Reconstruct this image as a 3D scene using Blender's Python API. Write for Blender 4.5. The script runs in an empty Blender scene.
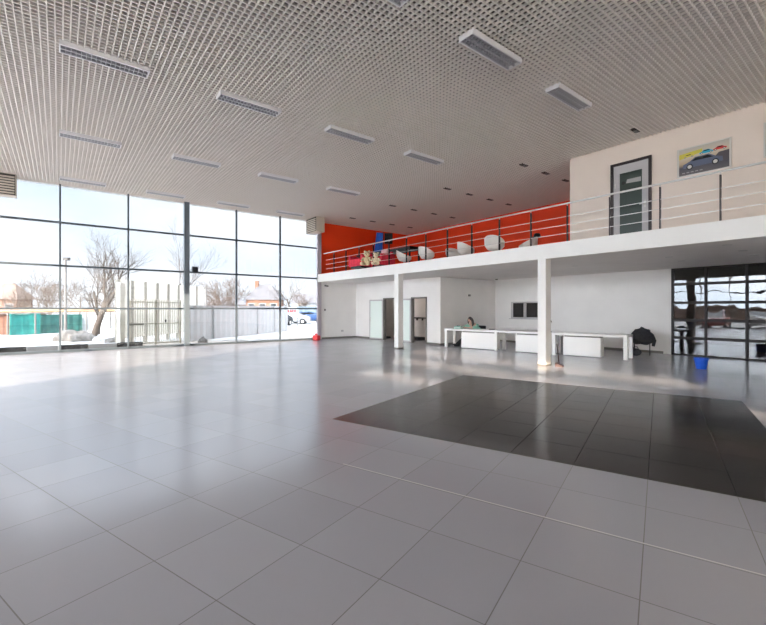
import bpy, bmesh, math, random
from mathutils import Vector, Matrix
PI = math.pi
C = bpy.context.scene.collection
R = math.radians

# ------------------------------------------------------------------ camera facts
FPX, HOR, TH, EYE = 415.94, 308.84, 0.90912, 1.6
ct, st = math.cos(TH), math.sin(TH)
def at(px, py, depth):                       # a point seen at a pixel, at a real distance
    r = (px-383)/FPX
    return Vector(((r*ct-st)*depth, (r*st+ct)*depth, EYE+(HOR-py)/FPX*depth))
def ground(px, depth, z=0.0):
    r = (px-383)/FPX
    return Vector(((r*ct-st)*depth, (r*st+ct)*depth, z))

# ------------------------------------------------------------------ materials
def mat(name, col, rough=.5, metal=0., **k):
    m = bpy.data.materials.new(name); m.use_nodes = True
    nt = m.node_tree; b = nt.nodes['Principled BSDF']
    b.inputs['Base Color'].default_value = (*col, 1)
    b.inputs['Roughness'].default_value = rough
    b.inputs['Metallic'].default_value = metal
    for a, v in k.items(): b.inputs[a].default_value = v
    m['v'] = 0
    return m
def vary(m, scale=6., amt=.12, bump=0., detail=4.):
    """procedural noise variation of the base colour, plus optional bump"""
    nt = m.node_tree; b = nt.nodes['Principled BSDF']; n = nt.nodes; l = nt.links
    col = list(b.inputs['Base Color'].default_value)
    tc = n.new('ShaderNodeTexCoord'); no = n.new('ShaderNodeTexNoise')
    no.inputs['Scale'].default_value = scale; no.inputs['Detail'].default_value = detail
    l.new(tc.outputs['Object'], no.inputs['Vector'])
    cr = n.new('ShaderNodeValToRGB')
    cr.color_ramp.elements[0].position = .3; cr.color_ramp.elements[1].position = .7
    cr.color_ramp.elements[0].color = (*[c*(1-amt) for c in col[:3]], 1)
    cr.color_ramp.elements[1].color = (*[min(1, c*(1+amt)) for c in col[:3]], 1)
    l.new(no.outputs['Fac'], cr.inputs['Fac']); l.new(cr.outputs['Color'], b.inputs['Base Color'])
    if bump:
        bp = n.new('ShaderNodeBump'); bp.inputs['Strength'].default_value = bump
        bp.inputs['Distance'].default_value = .02
        l.new(no.outputs['Fac'], bp.inputs['Height']); l.new(bp.outputs['Normal'], b.inputs['Normal'])
    return m
M = {}
M['wall'] = vary(mat('white_paint', (.83, .815, .80), .6), 1.2, .03)
M['cream'] = vary(mat('cream_paint', (.80, .70, .62), .6), 1.2, .03)
M['red'] = vary(mat('red_paint', (.93, .06, .003), .6), .8, .04)
M['fascia'] = vary(mat('fascia_white', (.84, .83, .81), .5), 1.5, .02)
M['soffit'] = vary(mat('soffit_white', (.80, .77, .745), .6), .7, .04)
M['grid'] = mat('grid_beige', (.79, .74, .69), .45)
M['plenum'] = mat('plenum_dark', (.15, .135, .125), .9)
M['frame'] = vary(mat('facade_frame', (.075, .095, .115), .4, .3), 3, .08)
M['column_grey'] = mat('facade_column_grey', (.12, .15, .18), .45, .2)
M['mauve'] = mat('mauve_grey', (.42, .38, .42), .5)
M['skirt'] = mat('grey_skirting', (.17, .165, .155), .45)
M['white'] = mat('white_laminate', (.84, .83, .82), .35)
M['steel'] = mat('stainless', (.62, .60, .58), .28, .9)
M['post'] = mat('dark_post', (.045, .035, .035), .4, .4)
M['black'] = mat('black_plastic', (.02, .02, .022), .45)
M['blackcloth'] = vary(mat('black_cloth', (.03, .032, .038), .85), 12, .3, .3)
M['blue'] = mat('blue_plastic', (.01, .10, .62), .35)
M['bluecloth'] = vary(mat('blue_cloth', (.015, .10, .50), .8), 5, .2)
M['redplastic'] = mat('red_plastic', (.75, .03, .04), .4)
M['darkred'] = mat('dark_red_plastic', (.045, .008, .008), .5)
M['lampwhite'] = mat('lamp_housing_white', (.86, .85, .86), .4)
M['louver'] = mat('louver_aluminium', (.50, .50, .53), .4, .5)
M['lampin'] = mat('lamp_inner', (.16, .16, .17), .5)
M['tube'] = mat('unlit_tube', (.75, .76, .78), .3)
M['beigebox'] = mat('beige_metal', (.60, .54, .46), .5)
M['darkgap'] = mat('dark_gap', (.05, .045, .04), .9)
M['shell'] = vary(mat('white_shell', (.78, .74, .70), .45), 5, .03)
M['shellcush'] = mat('beige_cushion', (.62, .57, .52), .8)
M['garage'] = mat('garage_frame', (.016, .012, .012), .6, 0.)
M['greendoor'] = mat('dark_green_panel', (.035, .055, .045), .3)
M['doorgrey'] = mat('pale_grey_metal', (.50, .49, .50), .45)
M['mint'] = vary(mat('mint_cloth', (.28, .58, .46), .85), 10, .15)
M['skin'] = mat('skin', (.62, .38, .29), .55)
M['hair'] = mat('dark_hair', (.022, .012, .012), .55)
M['blacktrousers'] = mat('black_trousers', (.016, .016, .02), .8)
M['pink'] = vary(mat('pink_cloth', (.74, .035, .07), .8), 8, .15)
M['palepink'] = vary(mat('pale_pink_cloth', (.85, .50, .50), .8), 8, .15)
M['plush'] = vary(mat('beige_plush', (.60, .46, .28), .95), 25, .25, .5)
M['plush2'] = vary(mat('pale_plush', (.74, .62, .45), .95), 25, .2, .5)
M['frosted'] = mat('frosted_glass', (.78, .88, .83), .3, 0, **{'Alpha': .93})
M['blinds'] = vary(mat('grey_blinds', (.55, .53, .50), .6), 3, .1)
M['store'] = vary(mat('storeroom_paint', (.66, .60, .56), .7), 1.5, .06)
M['mesh'] = mat('grey_wire', (.28, .28, .28), .4, .6)
M['picframe'] = mat('silver_frame', (.68, .66, .62), .35, .5)
# outside
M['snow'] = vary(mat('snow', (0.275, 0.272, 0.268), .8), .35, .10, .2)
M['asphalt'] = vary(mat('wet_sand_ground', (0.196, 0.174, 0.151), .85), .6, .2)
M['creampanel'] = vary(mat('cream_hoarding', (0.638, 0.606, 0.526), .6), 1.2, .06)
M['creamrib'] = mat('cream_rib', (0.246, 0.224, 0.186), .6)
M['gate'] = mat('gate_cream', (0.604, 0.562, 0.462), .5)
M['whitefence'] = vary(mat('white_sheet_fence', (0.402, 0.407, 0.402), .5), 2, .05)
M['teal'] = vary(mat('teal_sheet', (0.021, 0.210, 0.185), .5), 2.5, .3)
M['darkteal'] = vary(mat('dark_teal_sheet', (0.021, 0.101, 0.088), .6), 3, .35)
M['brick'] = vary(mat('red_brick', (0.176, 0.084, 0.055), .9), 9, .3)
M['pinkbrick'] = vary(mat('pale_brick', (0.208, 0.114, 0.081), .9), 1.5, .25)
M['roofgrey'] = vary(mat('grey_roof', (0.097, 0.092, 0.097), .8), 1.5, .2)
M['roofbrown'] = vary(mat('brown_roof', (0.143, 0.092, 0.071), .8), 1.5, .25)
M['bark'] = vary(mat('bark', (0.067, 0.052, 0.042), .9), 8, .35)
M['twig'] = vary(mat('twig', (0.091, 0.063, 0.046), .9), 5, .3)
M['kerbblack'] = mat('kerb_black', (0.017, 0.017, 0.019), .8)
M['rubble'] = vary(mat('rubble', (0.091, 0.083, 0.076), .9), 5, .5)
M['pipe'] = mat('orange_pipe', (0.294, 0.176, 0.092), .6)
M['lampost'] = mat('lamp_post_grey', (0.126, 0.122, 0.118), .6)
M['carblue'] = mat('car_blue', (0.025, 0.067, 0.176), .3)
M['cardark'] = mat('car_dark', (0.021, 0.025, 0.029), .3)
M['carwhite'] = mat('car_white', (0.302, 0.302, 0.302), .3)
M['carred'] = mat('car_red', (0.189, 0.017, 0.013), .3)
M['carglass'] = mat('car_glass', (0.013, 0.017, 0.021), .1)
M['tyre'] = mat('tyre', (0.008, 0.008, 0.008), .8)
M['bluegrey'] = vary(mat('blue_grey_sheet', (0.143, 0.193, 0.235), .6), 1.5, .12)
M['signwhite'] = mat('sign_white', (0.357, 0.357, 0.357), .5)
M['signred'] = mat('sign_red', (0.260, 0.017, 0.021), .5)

def glass_mat(name, tint=(.97, .99, 1), refl=1.0, extra=.0, wave=0.):
    m = bpy.data.materials.new(name); m.use_nodes = True
    nt = m.node_tree; n = nt.nodes; l = nt.links; n.clear()
    out = n.new('ShaderNodeOutputMaterial'); mx = n.new('ShaderNodeMixShader')
    tr = n.new('ShaderNodeBsdfTransparent'); tr.inputs[0].default_value = (*tint, 1)
    gl = n.new('ShaderNodeBsdfGlossy'); gl.inputs['Roughness'].default_value = .01
    fr = n.new('ShaderNodeFresnel'); fr.inputs[0].default_value = 1.45
    ma = n.new('ShaderNodeMath'); ma.operation = 'MULTIPLY_ADD'; ma.use_clamp = True
    ma.inputs[1].default_value = refl; ma.inputs[2].default_value = extra
    l.new(fr.outputs[0], ma.inputs[0]); l.new(ma.outputs[0], mx.inputs[0])
    l.new(tr.outputs[0], mx.inputs[1]); l.new(gl.outputs[0], mx.inputs[2]); l.new(mx.outputs[0], out.inputs[0])
    if wave:
        tc = n.new('ShaderNodeTexCoord'); no = n.new('ShaderNodeTexNoise'); no.inputs['Scale'].default_value = 1.6
        no.inputs['Detail'].default_value = 1.
        bp = n.new('ShaderNodeBump'); bp.inputs['Strength'].default_value = wave; bp.inputs['Distance'].default_value = .02
        l.new(tc.outputs['Object'], no.inputs['Vector']); l.new(no.outputs['Fac'], bp.inputs['Height'])
        l.new(bp.outputs['Normal'], gl.inputs['Normal'])
    return m
M['glass'] = glass_mat('facade_glass', (.62, .635, .65), .8)
M['clearglass'] = glass_mat('clear_glass', (.96, .97, .98), .8)
def opal_mat():  # translucent sheet made up to turn daylight into soft fill
    m = bpy.data.materials.new('opal_panel'); m.use_nodes = True; nt = m.node_tree; n = nt.nodes; l = nt.links; n.clear()
    out = n.new('ShaderNodeOutputMaterial'); mx = n.new('ShaderNodeMixShader'); a = n.new('ShaderNodeBsdfTranslucent'); b = n.new('ShaderNodeBsdfDiffuse')
    a.inputs[0].default_value = (.92, .91, .88, 1); b.inputs[0].default_value = (.85, .85, .83, 1); mx.inputs[0].default_value = .25
    l.new(a.outputs[0], mx.inputs[1]); l.new(b.outputs[0], mx.inputs[2]); l.new(mx.outputs[0], out.inputs[0]); return m
M['opal'] = opal_mat()
M['doorglass'] = glass_mat('garage_glass', (.30, .30, .31), 1., .04, .18)
M['darkglass'] = glass_mat('dark_window_glass', (.10, .10, .12), 1., .05)

# floor: grey square tiles laid at an angle, dark square inlay
TA = .3227; P = .645; M0 = -3.96; N0 = 4.62
def floor_mat():
    m = bpy.data.materials.new('floor_tiles'); m.use_nodes = True
    nt = m.node_tree; n = nt.nodes; l = nt.links; b = n['Principled BSDF']
    def math_(op, a, b_=None, c=None):
        x = n.new('ShaderNodeMath'); x.operation = op
        for i, v in enumerate((a, b_, c)):
            if v is None: continue
            if isinstance(v, (int, float)): x.inputs[i].default_value = v
            else: l.new(v, x.inputs[i])
        return x.outputs[0]
    tc = n.new('ShaderNodeTexCoord'); mp = n.new('ShaderNodeMapping'); mp.vector_type = 'POINT'
    mp.inputs['Rotation'].default_value = (0, 0, -TA)
    l.new(tc.outputs['Object'], mp.inputs['Vector'])
    sp = n.new('ShaderNodeSeparateXYZ'); l.new(mp.outputs[0], sp.inputs[0])
    u, v = sp.outputs[0], sp.outputs[1]
    us = math_('DIVIDE', math_('SUBTRACT', u, M0), P); vs = math_('DIVIDE', math_('SUBTRACT', v, N0), P)
    def line(x, w):       # distance to the nearest integer line
        fx = math_('FRACT', x); d = math_('MINIMUM', fx, math_('SUBTRACT', 1.0, fx))
        return math_('LESS_THAN', d, w)
    grout = math_('MAXIMUM', line(us, .0048), line(vs, .0048))
    iu, iv = math_('FLOOR', us), math_('FLOOR', vs)
    cb = n.new('ShaderNodeCombineXYZ'); l.new(iu, cb.inputs[0]); l.new(iv, cb.inputs[1])
    wn = n.new('ShaderNodeTexWhiteNoise'); wn.noise_dimensions = '3D'; l.new(cb.outputs[0], wn.inputs['Vector'])
    def inside(x, a, c): return math_('MULTIPLY', math_('GREATER_THAN', x, a), math_('LESS_THAN', x, c))
    dark = math_('MULTIPLY', inside(u, -3.96, 1.19), inside(v, 4.62, 9.46))
    strip = math_('MULTIPLY', math_('LESS_THAN', math_('ABSOLUTE', math_('SUBTRACT', v, 3.35)), .005), math_('GREATER_THAN', u, -2.72))
    no = n.new('ShaderNodeTexNoise'); no.inputs['Scale'].default_value = 1.1; no.inputs['Detail'].default_value = 6
    l.new(tc.outputs['Object'], no.inputs['Vector'])
    def rgbmix(f, a, c):
        x = n.new('ShaderNodeMix'); x.data_type = 'RGBA'
        if isinstance(f, float): x.inputs[0].default_value = f
        else: l.new(f, x.inputs[0])
        for i, q in ((6, a), (7, c)):
            if isinstance(q, tuple): x.inputs[i].default_value = (*q, 1)
            else: l.new(q, x.inputs[i])
        return x.outputs[2]
    lightc = rgbmix(wn.outputs['Value'], (.405, .405, .45), (.445, .445, .49))
    lightc = rgbmix(math_('MULTIPLY', no.outputs['Fac'], .35), lightc, (.37, .37, .405))
    darkc = rgbmix(wn.outputs['Value'], (.018, .015, .014), (.026, .022, .020))
    darkc = rgbmix(math_('MULTIPLY', no.outputs['Fac'], .4), darkc, (.034, .029, .027))
    base = rgbmix(dark, lightc, darkc)
    gcol = rgbmix(dark, (.14, .135, .13), (.024, .021, .020))
    base = rgbmix(grout, base, gcol)
    base = rgbmix(strip, base, (.75, .75, .74))
    l.new(base, b.inputs['Base Color'])
    n2 = n.new('ShaderNodeTexNoise'); n2.inputs['Scale'].default_value = 2.2; n2.inputs['Detail'].default_value = 5
    l.new(tc.outputs['Object'], n2.inputs['Vector'])
    ro = n.new('ShaderNodeMapRange'); ro.inputs['To Min'].default_value = .15; ro.inputs['To Max'].default_value = .23
    l.new(n2.outputs['Fac'], ro.inputs['Value'])
    rr = math_('MAXIMUM', ro.outputs[0], math_('MULTIPLY', grout, .7))
    l.new(rr, b.inputs['Roughness'])
    l.new(math_('MULTIPLY_ADD', dark, -.38, 1.85), b.inputs['IOR'])
    # each tile very slightly out of level
    wv = n.new('ShaderNodeVectorMath'); wv.operation = 'SUBTRACT'; l.new(wn.outputs['Color'], wv.inputs[0]); wv.inputs[1].default_value = (.5, .5, .5)
    ws = n.new('ShaderNodeVectorMath'); ws.operation = 'MULTIPLY'; l.new(wv.outputs[0], ws.inputs[0]); ws.inputs[1].default_value = (.003, .003, 0)
    ge = n.new('ShaderNodeNewGeometry')
    wa = n.new('ShaderNodeVectorMath'); wa.operation = 'ADD'; l.new(ge.outputs['Normal'], wa.inputs[0]); l.new(ws.outputs[0], wa.inputs[1])
    wm = n.new('ShaderNodeVectorMath'); wm.operation = 'NORMALIZE'; l.new(wa.outputs[0], wm.inputs[0])
    l.new(wm.outputs[0], b.inputs['Normal'])
    return m
M['floor'] = floor_mat()

# ------------------------------------------------------------------ mesh builder
class MB:
    def __init__(s): s.v = []; s.f = []; s.smooth = []
    def add(s, vs, fs, sm=False):
        o = len(s.v); s.v += [tuple(v) for v in vs]; s.f += [tuple(i+o for i in f) for f in fs]; s.smooth += [sm]*len(fs); return s
    def box(s, x0, x1, y0, y1, z0, z1):
        vs = [(x, y, z) for z in (z0, z1) for y in (y0, y1) for x in (x0, x1)]
        return s.add(vs, [(0, 2, 3, 1), (4, 5, 7, 6), (0, 1, 5, 4), (2, 6, 7, 3), (0, 4, 6, 2), (1, 3, 7, 5)])
    def bbox(s, x0, x1, y0, y1, z0, z1, b=.01):      # box with bevelled edges
        bm = bmesh.new(); bmesh.ops.create_cube(bm, size=1)
        for v in bm.verts: v.co = Vector((x0+(v.co.x+.5)*(x1-x0), y0+(v.co.y+.5)*(y1-y0), z0+(v.co.z+.5)*(z1-z0)))
        bmesh.ops.bevel(bm, geom=bm.edges[:]+bm.verts[:], offset=b, segments=2, affect='EDGES', profile=.6)
        return s.bm(bm)
    def bm(s, bm, sm=False):
        bm.verts.index_update(); vs = [v.co[:] for v in bm.verts]; fs = [[v.index for v in f.verts] for f in bm.faces]; bm.free()
        return s.add(vs, fs, sm)
    def tube(s, pts, rad, n=8, cap=True, sm=True):
        pts = [Vector(p) for p in pts]; rad = rad if isinstance(rad, (list, tuple)) else [rad]*len(pts)
        rings = []; up = None
        for i, p in enumerate(pts):
            d = (pts[min(i+1, len(pts)-1)]-pts[max(i-1, 0)]).normalized()
            if up is None: up = Vector((0, 0, 1)) if abs(d.z) < .9 else Vector((1, 0, 0))
            a = d.cross(up).normalized(); b = a.cross(d).normalized(); up = b
            rings.append([p+(a*math.cos(t)+b*math.sin(t))*rad[i] for t in [2*PI*k/n for k in range(n)]])
        vs = [q for r in rings for q in r]; fs = []
        for i in range(len(pts)-1):
            for k in range(n): fs.append((i*n+k, i*n+(k+1) % n, (i+1)*n+(k+1) % n, (i+1)*n+k))
        if cap: fs += [tuple(range(n-1, -1, -1)), tuple((len(pts)-1)*n+k for k in range(n))]
        return s.add(vs, fs, sm)
    def lathe(s, prof, n=20, c=(0, 0, 0), sm=True):      # prof: (radius, z)
        vs = [(c[0]+r*math.cos(2*PI*k/n), c[1]+r*math.sin(2*PI*k/n), c[2]+z) for r, z in prof for k in range(n)]
        fs = [(i*n+k, i*n+(k+1) % n, (i+1)*n+(k+1) % n, (i+1)*n+k) for i in range(len(prof)-1) for k in range(n)]
        return s.add(vs, fs, sm)
    def ell(s, c, r, n=14, m=9, sm=True):
        vs = []; fs = []
        for i in range(m+1):
            t = PI*i/m
            for k in range(n):
                a = 2*PI*k/n; vs.append((c[0]+r[0]*math.sin(t)*math.cos(a), c[1]+r[1]*math.sin(t)*math.sin(a), c[2]+r[2]*math.cos(t)))
        for i in range(m):
            for k in range(n): fs.append((i*n+k, (i+1)*n+k, (i+1)*n+(k+1) % n, i*n+(k+1) % n))
        return s.add(vs, fs, sm)
    def prism(s, pts, axis, a, b):     # polygon extruded along an axis
        def mk(p, t):
            return (t, p[0], p[1]) if axis == 0 else ((p[0], t, p[1]) if axis == 1 else (p[0], p[1], t))
        n = len(pts); vs = [mk(p, a) for p in pts]+[mk(p, b) for p in pts]
        fs = [tuple(range(n)), tuple(range(2*n-1, n-1, -1))]+[(i, i+n, (i+1) % n+n, (i+1) % n) for i in range(n)]
        return s.add(vs, fs)
    def shift(s, d): s.v = [(v[0]+d[0], v[1]+d[1], v[2]+d[2]) for v in s.v]; return s
    def build(s, name, m, parent=None, world=False):
        if world and parent is not None:
            inv = (Matrix.Translation(parent.location) @ parent.rotation_euler.to_matrix().to_4x4()).inverted()
            s.v = [tuple(inv @ Vector(v)) for v in s.v]
        me = bpy.data.meshes.new(name); me.from_pydata(s.v, [], s.f); me.update()
        bm = bmesh.new(); bm.from_mesh(me); bmesh.ops.remove_doubles(bm, verts=bm.verts, dist=1e-5) if any(s.smooth) else None
        bmesh.ops.recalc_face_normals(bm, faces=bm.faces); 
        bm.to_mesh(me); bm.free()
        if any(s.smooth):
            me.polygons.foreach_set('use_smooth', [True]*len(me.polygons))
            if not all(s.smooth): me.set_sharp_from_angle(angle=R(40))
            else: me.set_sharp_from_angle(angle=R(60))
        o = bpy.data.objects.new(name, me); C.objects.link(o)
        ms = m if isinstance(m, (list, tuple)) else [m]
        for q in ms: me.materials.append(M[q] if isinstance(q, str) else q)
        if parent is not None: o.parent = parent
        return o
def thing(name, label, cat, loc=(0, 0, 0), rz=0., group=None):
    o = bpy.data.objects.new(name, None); C.objects.link(o); o.location = loc; o.rotation_euler = (0, 0, rz)
    o.empty_display_size = .1
    o['label'] = label; o['category'] = cat
    if group: o['group'] = group
    return o
def tag(o, label, cat, group=None, kind=None):
    o['label'] = label; o['category'] = cat
    if group: o['group'] = group
    if kind: o['kind'] = kind
    return o
def struct(o, label=None):
    o['kind'] = 'structure'
    if label: o['label'] = label
    return o
def dup(o, parent=None, label=None, group=None):
    c = o.copy(); C.objects.link(c)
    if parent is not None: c.parent = parent
    for ch in list(o.children): dup(ch, c)
    if label: c['label'] = label
    if group: c['group'] = group
    return c
def sempty(name, loc=(0, 0, 0)):
    o = bpy.data.objects.new(name, None); C.objects.link(o); o.location = loc; o['kind'] = 'structure'; return o

# ------------------------------------------------------------------ the room
W = 19.33; XR = 12.0; YB = -10.0; D = 10.66; Y1 = 13.15; Y2 = 17.0; Y3 = 12.34; CE = 6.17; PL = 6.75
FT, FB = 3.39, 3.01
XA = -12.8; XU = -6.53
struct(MB().box(-W-.3, XR+.3, YB-.3, Y2+.3, -.3, 0).build('floor', 'floor'), 'grey tiled showroom floor with a dark square inlay')
def wall(name, m, lab, *boxes):
    b = MB()
    for x in boxes: b.box(*x)
    return struct(b.build(name, m), lab)
YF0, YF1 = -4.26, 10.75        # glazed length of the left facade
wall('wall_left', 'wall', 'white left wall beside and below the balcony', (-W-.25, -W, YF1+.12, Y2, 0, FB), (-W-.25, -W, YB, YF0, 0, PL), (-W-.25, -W-.05, YF0, YF1+.12, CE-.03, PL))
wall('wall_left_upper', 'red', 'red left wall above the balcony', (-W-.25, -W, YF1+.12, Y2+.25, FB, PL))
wall('wall_back', 'wall', 'white back wall with a small window', (-W-.25, -11.88, Y2, Y2+.25, 0, FB), (-11.88, -10.25, Y2, Y2+.25, 0, 1.15), (-11.88, -10.25, Y2, Y2+.25, 1.93, FB), (-10.25, -5.30, Y2, Y2+.25, 0, FB), (1.2, XR, Y2, Y2+.25, 0, FB))
wall('wall_back_upper', 'red', 'red back wall above the balcony', (-W, XU+.1, Y2, Y2+.25, FB, PL))
wall('wall_right', 'wall', 'white right wall', (XR, XR+.25, YB, Y2, 5.2, PL), (XR, XR+.25, YB, Y2, 0, 1.0), (XR, XR+.25, YB, -8, 1.0, 5.2), (XR, XR+.25, 8, Y2, 1.0, 5.2))
# front wall with glazed facade behind the camera
wall('wall_front', 'wall', 'white front wall around the two runs of glazing', (-W-.25, XR+.25, YB-.25, YB, 5.2, PL), (-W-.25, -W+1.0, YB-.25, YB, 0, 5.2), (-5.0, 2.6, YB-.25, YB, 0, 5.2), (2.6, XR+.25, YB-.25, YB, 0, 3.2), (11.6, XR+.25, YB-.25, YB, 3.2, 5.2))
# store block under the balcony, its front pierced by two doorways
d1, d2 = (-16.85, -15.80), (-14.70, -13.64); DH = 2.15
wall('wall_store', 'wall', 'white store room wall with two doorways',
     (-W, d1[0], Y1, Y1+.12, 0, FB-.02), (d1[1], d2[0], Y1, Y1+.12, 0, FB-.02), (d2[1], XA, Y1, Y1+.12, 0, FB-.02),
     (d1[0], d1[1], Y1, Y1+.12, DH, FB-.02), (d2[0], d2[1], Y1, Y1+.12, DH, FB-.02),
     (XA-.12, XA, Y1+.12, Y2, 0, FB-.02))
wall('wall_store_inner', 'store', 'beige inner walls of the store rooms', (-W, XA-.12, 14.75, 14.85, 0, FB-.02))
# upper office
wall('wall_office', 'cream', 'cream office wall upstairs with a door', (XU, -5.33, Y3, Y3+.12, FT, CE+.05), (-5.33, -4.30, Y3, Y3+.12, 5.66, CE+.05), (-4.30, XR, Y3, Y3+.12, FT, CE+.05), (XU, XU+.12, Y3+.12, Y2, FT, CE+.05))
# mezzanine
struct(MB().box(-W, XR, D+.10, Y2, FB, FT).build('balcony_floor', 'soffit'), 'pale underside and slab of the balcony')
struct(MB().box(-W+.02, XR, D, D+.10, FB-.02, FT+.01).build('trim_1', 'fascia'), 'white fascia along the balcony edge')
struct(MB().box(-W-.02, -W+.12, D+.0, D+.2, 0, CE).build('trim_2', 'mauve'), 'grey end pillar where the glazing stops')
# columns
for i, x in enumerate((-12.83, -6.46, -.19)):
    r_ = sempty('pillar', (x, D+.155, 0))
    MB().bbox(-.125, .125, -.15, .11, 0, FB, .006).build('shaft', 'fascia', r_)
    MB().box(-.13, .13, -.155, .115, 0, .05).build('base_trim', 'skirt', r_)
    r_['label'] = ['white square column beside the two store doorways', 'white square column beside the desks', 'white square column at the right'][i]
# skirting
def skirt(name, *b): wall(name, 'skirt', 'dark grey skirting', *b)
skirt('baseboard_left', (-W, -W+.015, YF1+.2, Y1, 0, .09))
skirt('baseboard_store', (-W, d1[0], Y1-.015, Y1, 0, .09), (d1[1], d2[0], Y1-.015, Y1, 0, .09), (d2[1], XA+.015, Y1-.015, Y1, 0, .09), (XA, XA+.015, Y1, Y2, 0, .09))
skirt('baseboard_back', (XA, -5.3, Y2-.015, Y2, 0, .09))
skirt('baseboard_right', (XR-.015, XR, YB, Y2, 0, .09))

# ceiling: open cell grid under a dark void
ce = sempty('ceiling', (0, 0, CE)); ce['label'] = 'beige open-cell grid ceiling'
g = MB(); w = .009; hgt = .04
def yend(x): return Y2 if x < XU else Y3
x = -W+.05
while x < XR:
    g.box(x-w, x+w, YB, yend(x), 0, hgt); x += .1
y = YB+.05
while y < Y2:
    g.box(-W, XR if y < Y3 else XU, y-w, y+w, .002, hgt+.002); y += .1
g.build('grid', 'grid', ce)
MB().box(-W, XR, YB, Y2, .50, .56).build('void', 'plenum', ce)
g = MB(); 
yy = YB+.6
while yy < Y2: g.box(-W, XR, yy-.03, yy+.03, .18, .24); yy += 1.2
g.build('carrier', 'plenum', ce)
MB().box(-W, -W+.03, YB, Y2, -.02, .06).build('edge_trim', 'grid', ce)

# facades
def facade(name, lab, axis, pos, a0, a1, bays, z1, rows, sgn, hw=.028, depth=.12, gm='glass', opal=9.):
    """axis 1: runs along Y at x=pos ; axis 0: runs along X at y=pos"""
    root = sempty(name); root['label'] = lab
    def bx(mb, u0, u1, z0, z1_, d0, d1):
        if axis == 1: mb.box(pos+d0, pos+d1, u0, u1, z0, z1_)
        else: mb.box(u0, u1, pos+d0, pos+d1, z0, z1_)
    us = [a0+(a1-a0)*i/bays for i in range(bays+1)]
    for u in us:
        m = MB(); bx(m, u-hw, u+hw, 0, z1, -.04, depth-.04); m.build('mullion', 'frame', root)
    zs = [r for r in rows]
    for z in zs:
        m = MB(); lo = z-.035 if z > 0 else 0.
        bx(m, a0, a1, max(0, lo), min(z1, z+.035) if z > 0 else .09, -.03, .05); m.build('transom', 'frame', root)
    for i in range(bays):
        for k in range(len(zs)):
            zt = zs[k+1] if k+1 < len(zs) else z1
            m = MB(); bx(m, us[i]+hw, us[i+1]-hw, zs[k]+.035, zt-.035, -.006, .002); m.build('pane', ('opal' if (k in opal if isinstance(opal, tuple) else zs[k] >= opal) else gm), root)
    return root
facade('window_1', 'tall glazed facade with dark blue grey mullions along the left side', 1, -W-.02, .03-2.145*2, 10.755, 7, CE, [0, 1.61, 3.185, 4.77], 1)
facade('window_2', 'tall glazed front facade behind the camera', 0, YB-.1, -W+1.0, -5.0, 6, 5.2, [0, 1.5, 3.0], 1, gm='clearglass')
facade('window_4', 'high strip of glazing in the front wall', 0, YB-.1, 2.6, 11.6, 4, 5.2, [3.2, 3.45, 3.65, 3.90, 4.06, 4.34], 1, gm='clearglass', opal=(1, 3, 5))  # unseen strip added: clear panes stripe the sun, opal ones give fill
o = struct(MB().box(-W-.03, -W+.16, 4.22, 4.42, 0, CE).build('trim_3', 'column_grey'), 'grey steel upright in the glazing')

facade('window_5', 'translucent glazing in the right wall', 1, XR+.1, -8, 8, 8, 5.2, [1.0, 2.4, 3.8], 1, opal=.5)  # unseen panes added to spread soft light from the right
# small interior window in back wall
wr = sempty('window_3'); wr['label'] = 'small white two-pane window in the back wall'
m = MB(); m.box(-11.88, -11.78, Y2-.03, Y2+.06, 1.15, 1.93); m.box(-10.30, -10.25, Y2-.03, Y2+.06, 1.15, 1.93)
m.box(-11.88, -10.25, Y2-.03, Y2+.06, 1.15, 1.21); m.box(-11.88, -10.25, Y2-.03, Y2+.06, 1.87, 1.93); m.box(-11.20, -11.06, Y2-.03, Y2+.06, 1.15, 1.93)
m.box(-11.95, -10.2, Y2-.09, Y2-.0, 1.12, 1.15)
m.build('frame', 'doorgrey', wr)
MB().box(-11.78, -11.20, Y2+.0, Y2+.01, 1.21, 1.87).build('pane', 'darkglass', wr)
MB().box(-11.06, -10.30, Y2+.0, Y2+.01, 1.21, 1.87).build('pane', 'darkglass', wr)
MB().box(-10.9, -10.3, Y2+.02, Y2+.03, 1.72, 1.87).build('blind', 'white', wr)
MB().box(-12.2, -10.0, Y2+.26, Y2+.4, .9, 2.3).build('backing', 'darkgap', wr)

# sectional glazed door at the right
gd = sempty('door_1'); gd['label'] = 'dark sectional glazed door in the back wall'
zr = [0, .60, 1.21, 1.81, 2.45, FB]; xr = [-5.27, -4.32, -3.27, -2.22, -1.17, -.12, .93]
for i, z in enumerate(zr):
    MB().box(-5.27, .98, Y2-.04, Y2+.05, max(0, z-.045), min(FB, z+.045)).build('rail', 'garage', gd)
for x in xr:
    MB().box(x-.035, x+.035, Y2-.045, Y2+.05, 0, FB).build('stile', 'garage', gd)
for i in range(len(xr)-1):
    for k in range(5):
        MB().box(xr[i]+.035, xr[i+1]-.035, Y2+.0, Y2+.008, zr[k]+.045, zr[k+1]-.045).build('pane', 'doorglass', gd)
MB().box(-5.55, -5.30, Y2-.03, Y2+.0, 0, FB).build('side_jamb', 'wall', gd)
wall('wall_workshop', 'store', 'dim workshop behind the glazed door', (-8, 4, 23, 23.2, -.1, 3.6), (-8.2, -8, 17.3, 23, -.1, 3.6), (4, 4.2, 17.3, 23, -.1, 3.6), (-8, 4, 17.3, 23.2, 3.4, 3.6))
struct(MB().box(-8.2, 4.2, 17.3, 23.2, -.3, -.01).build('floor', 'skirt'), 'workshop floor behind the glazed door')

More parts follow.
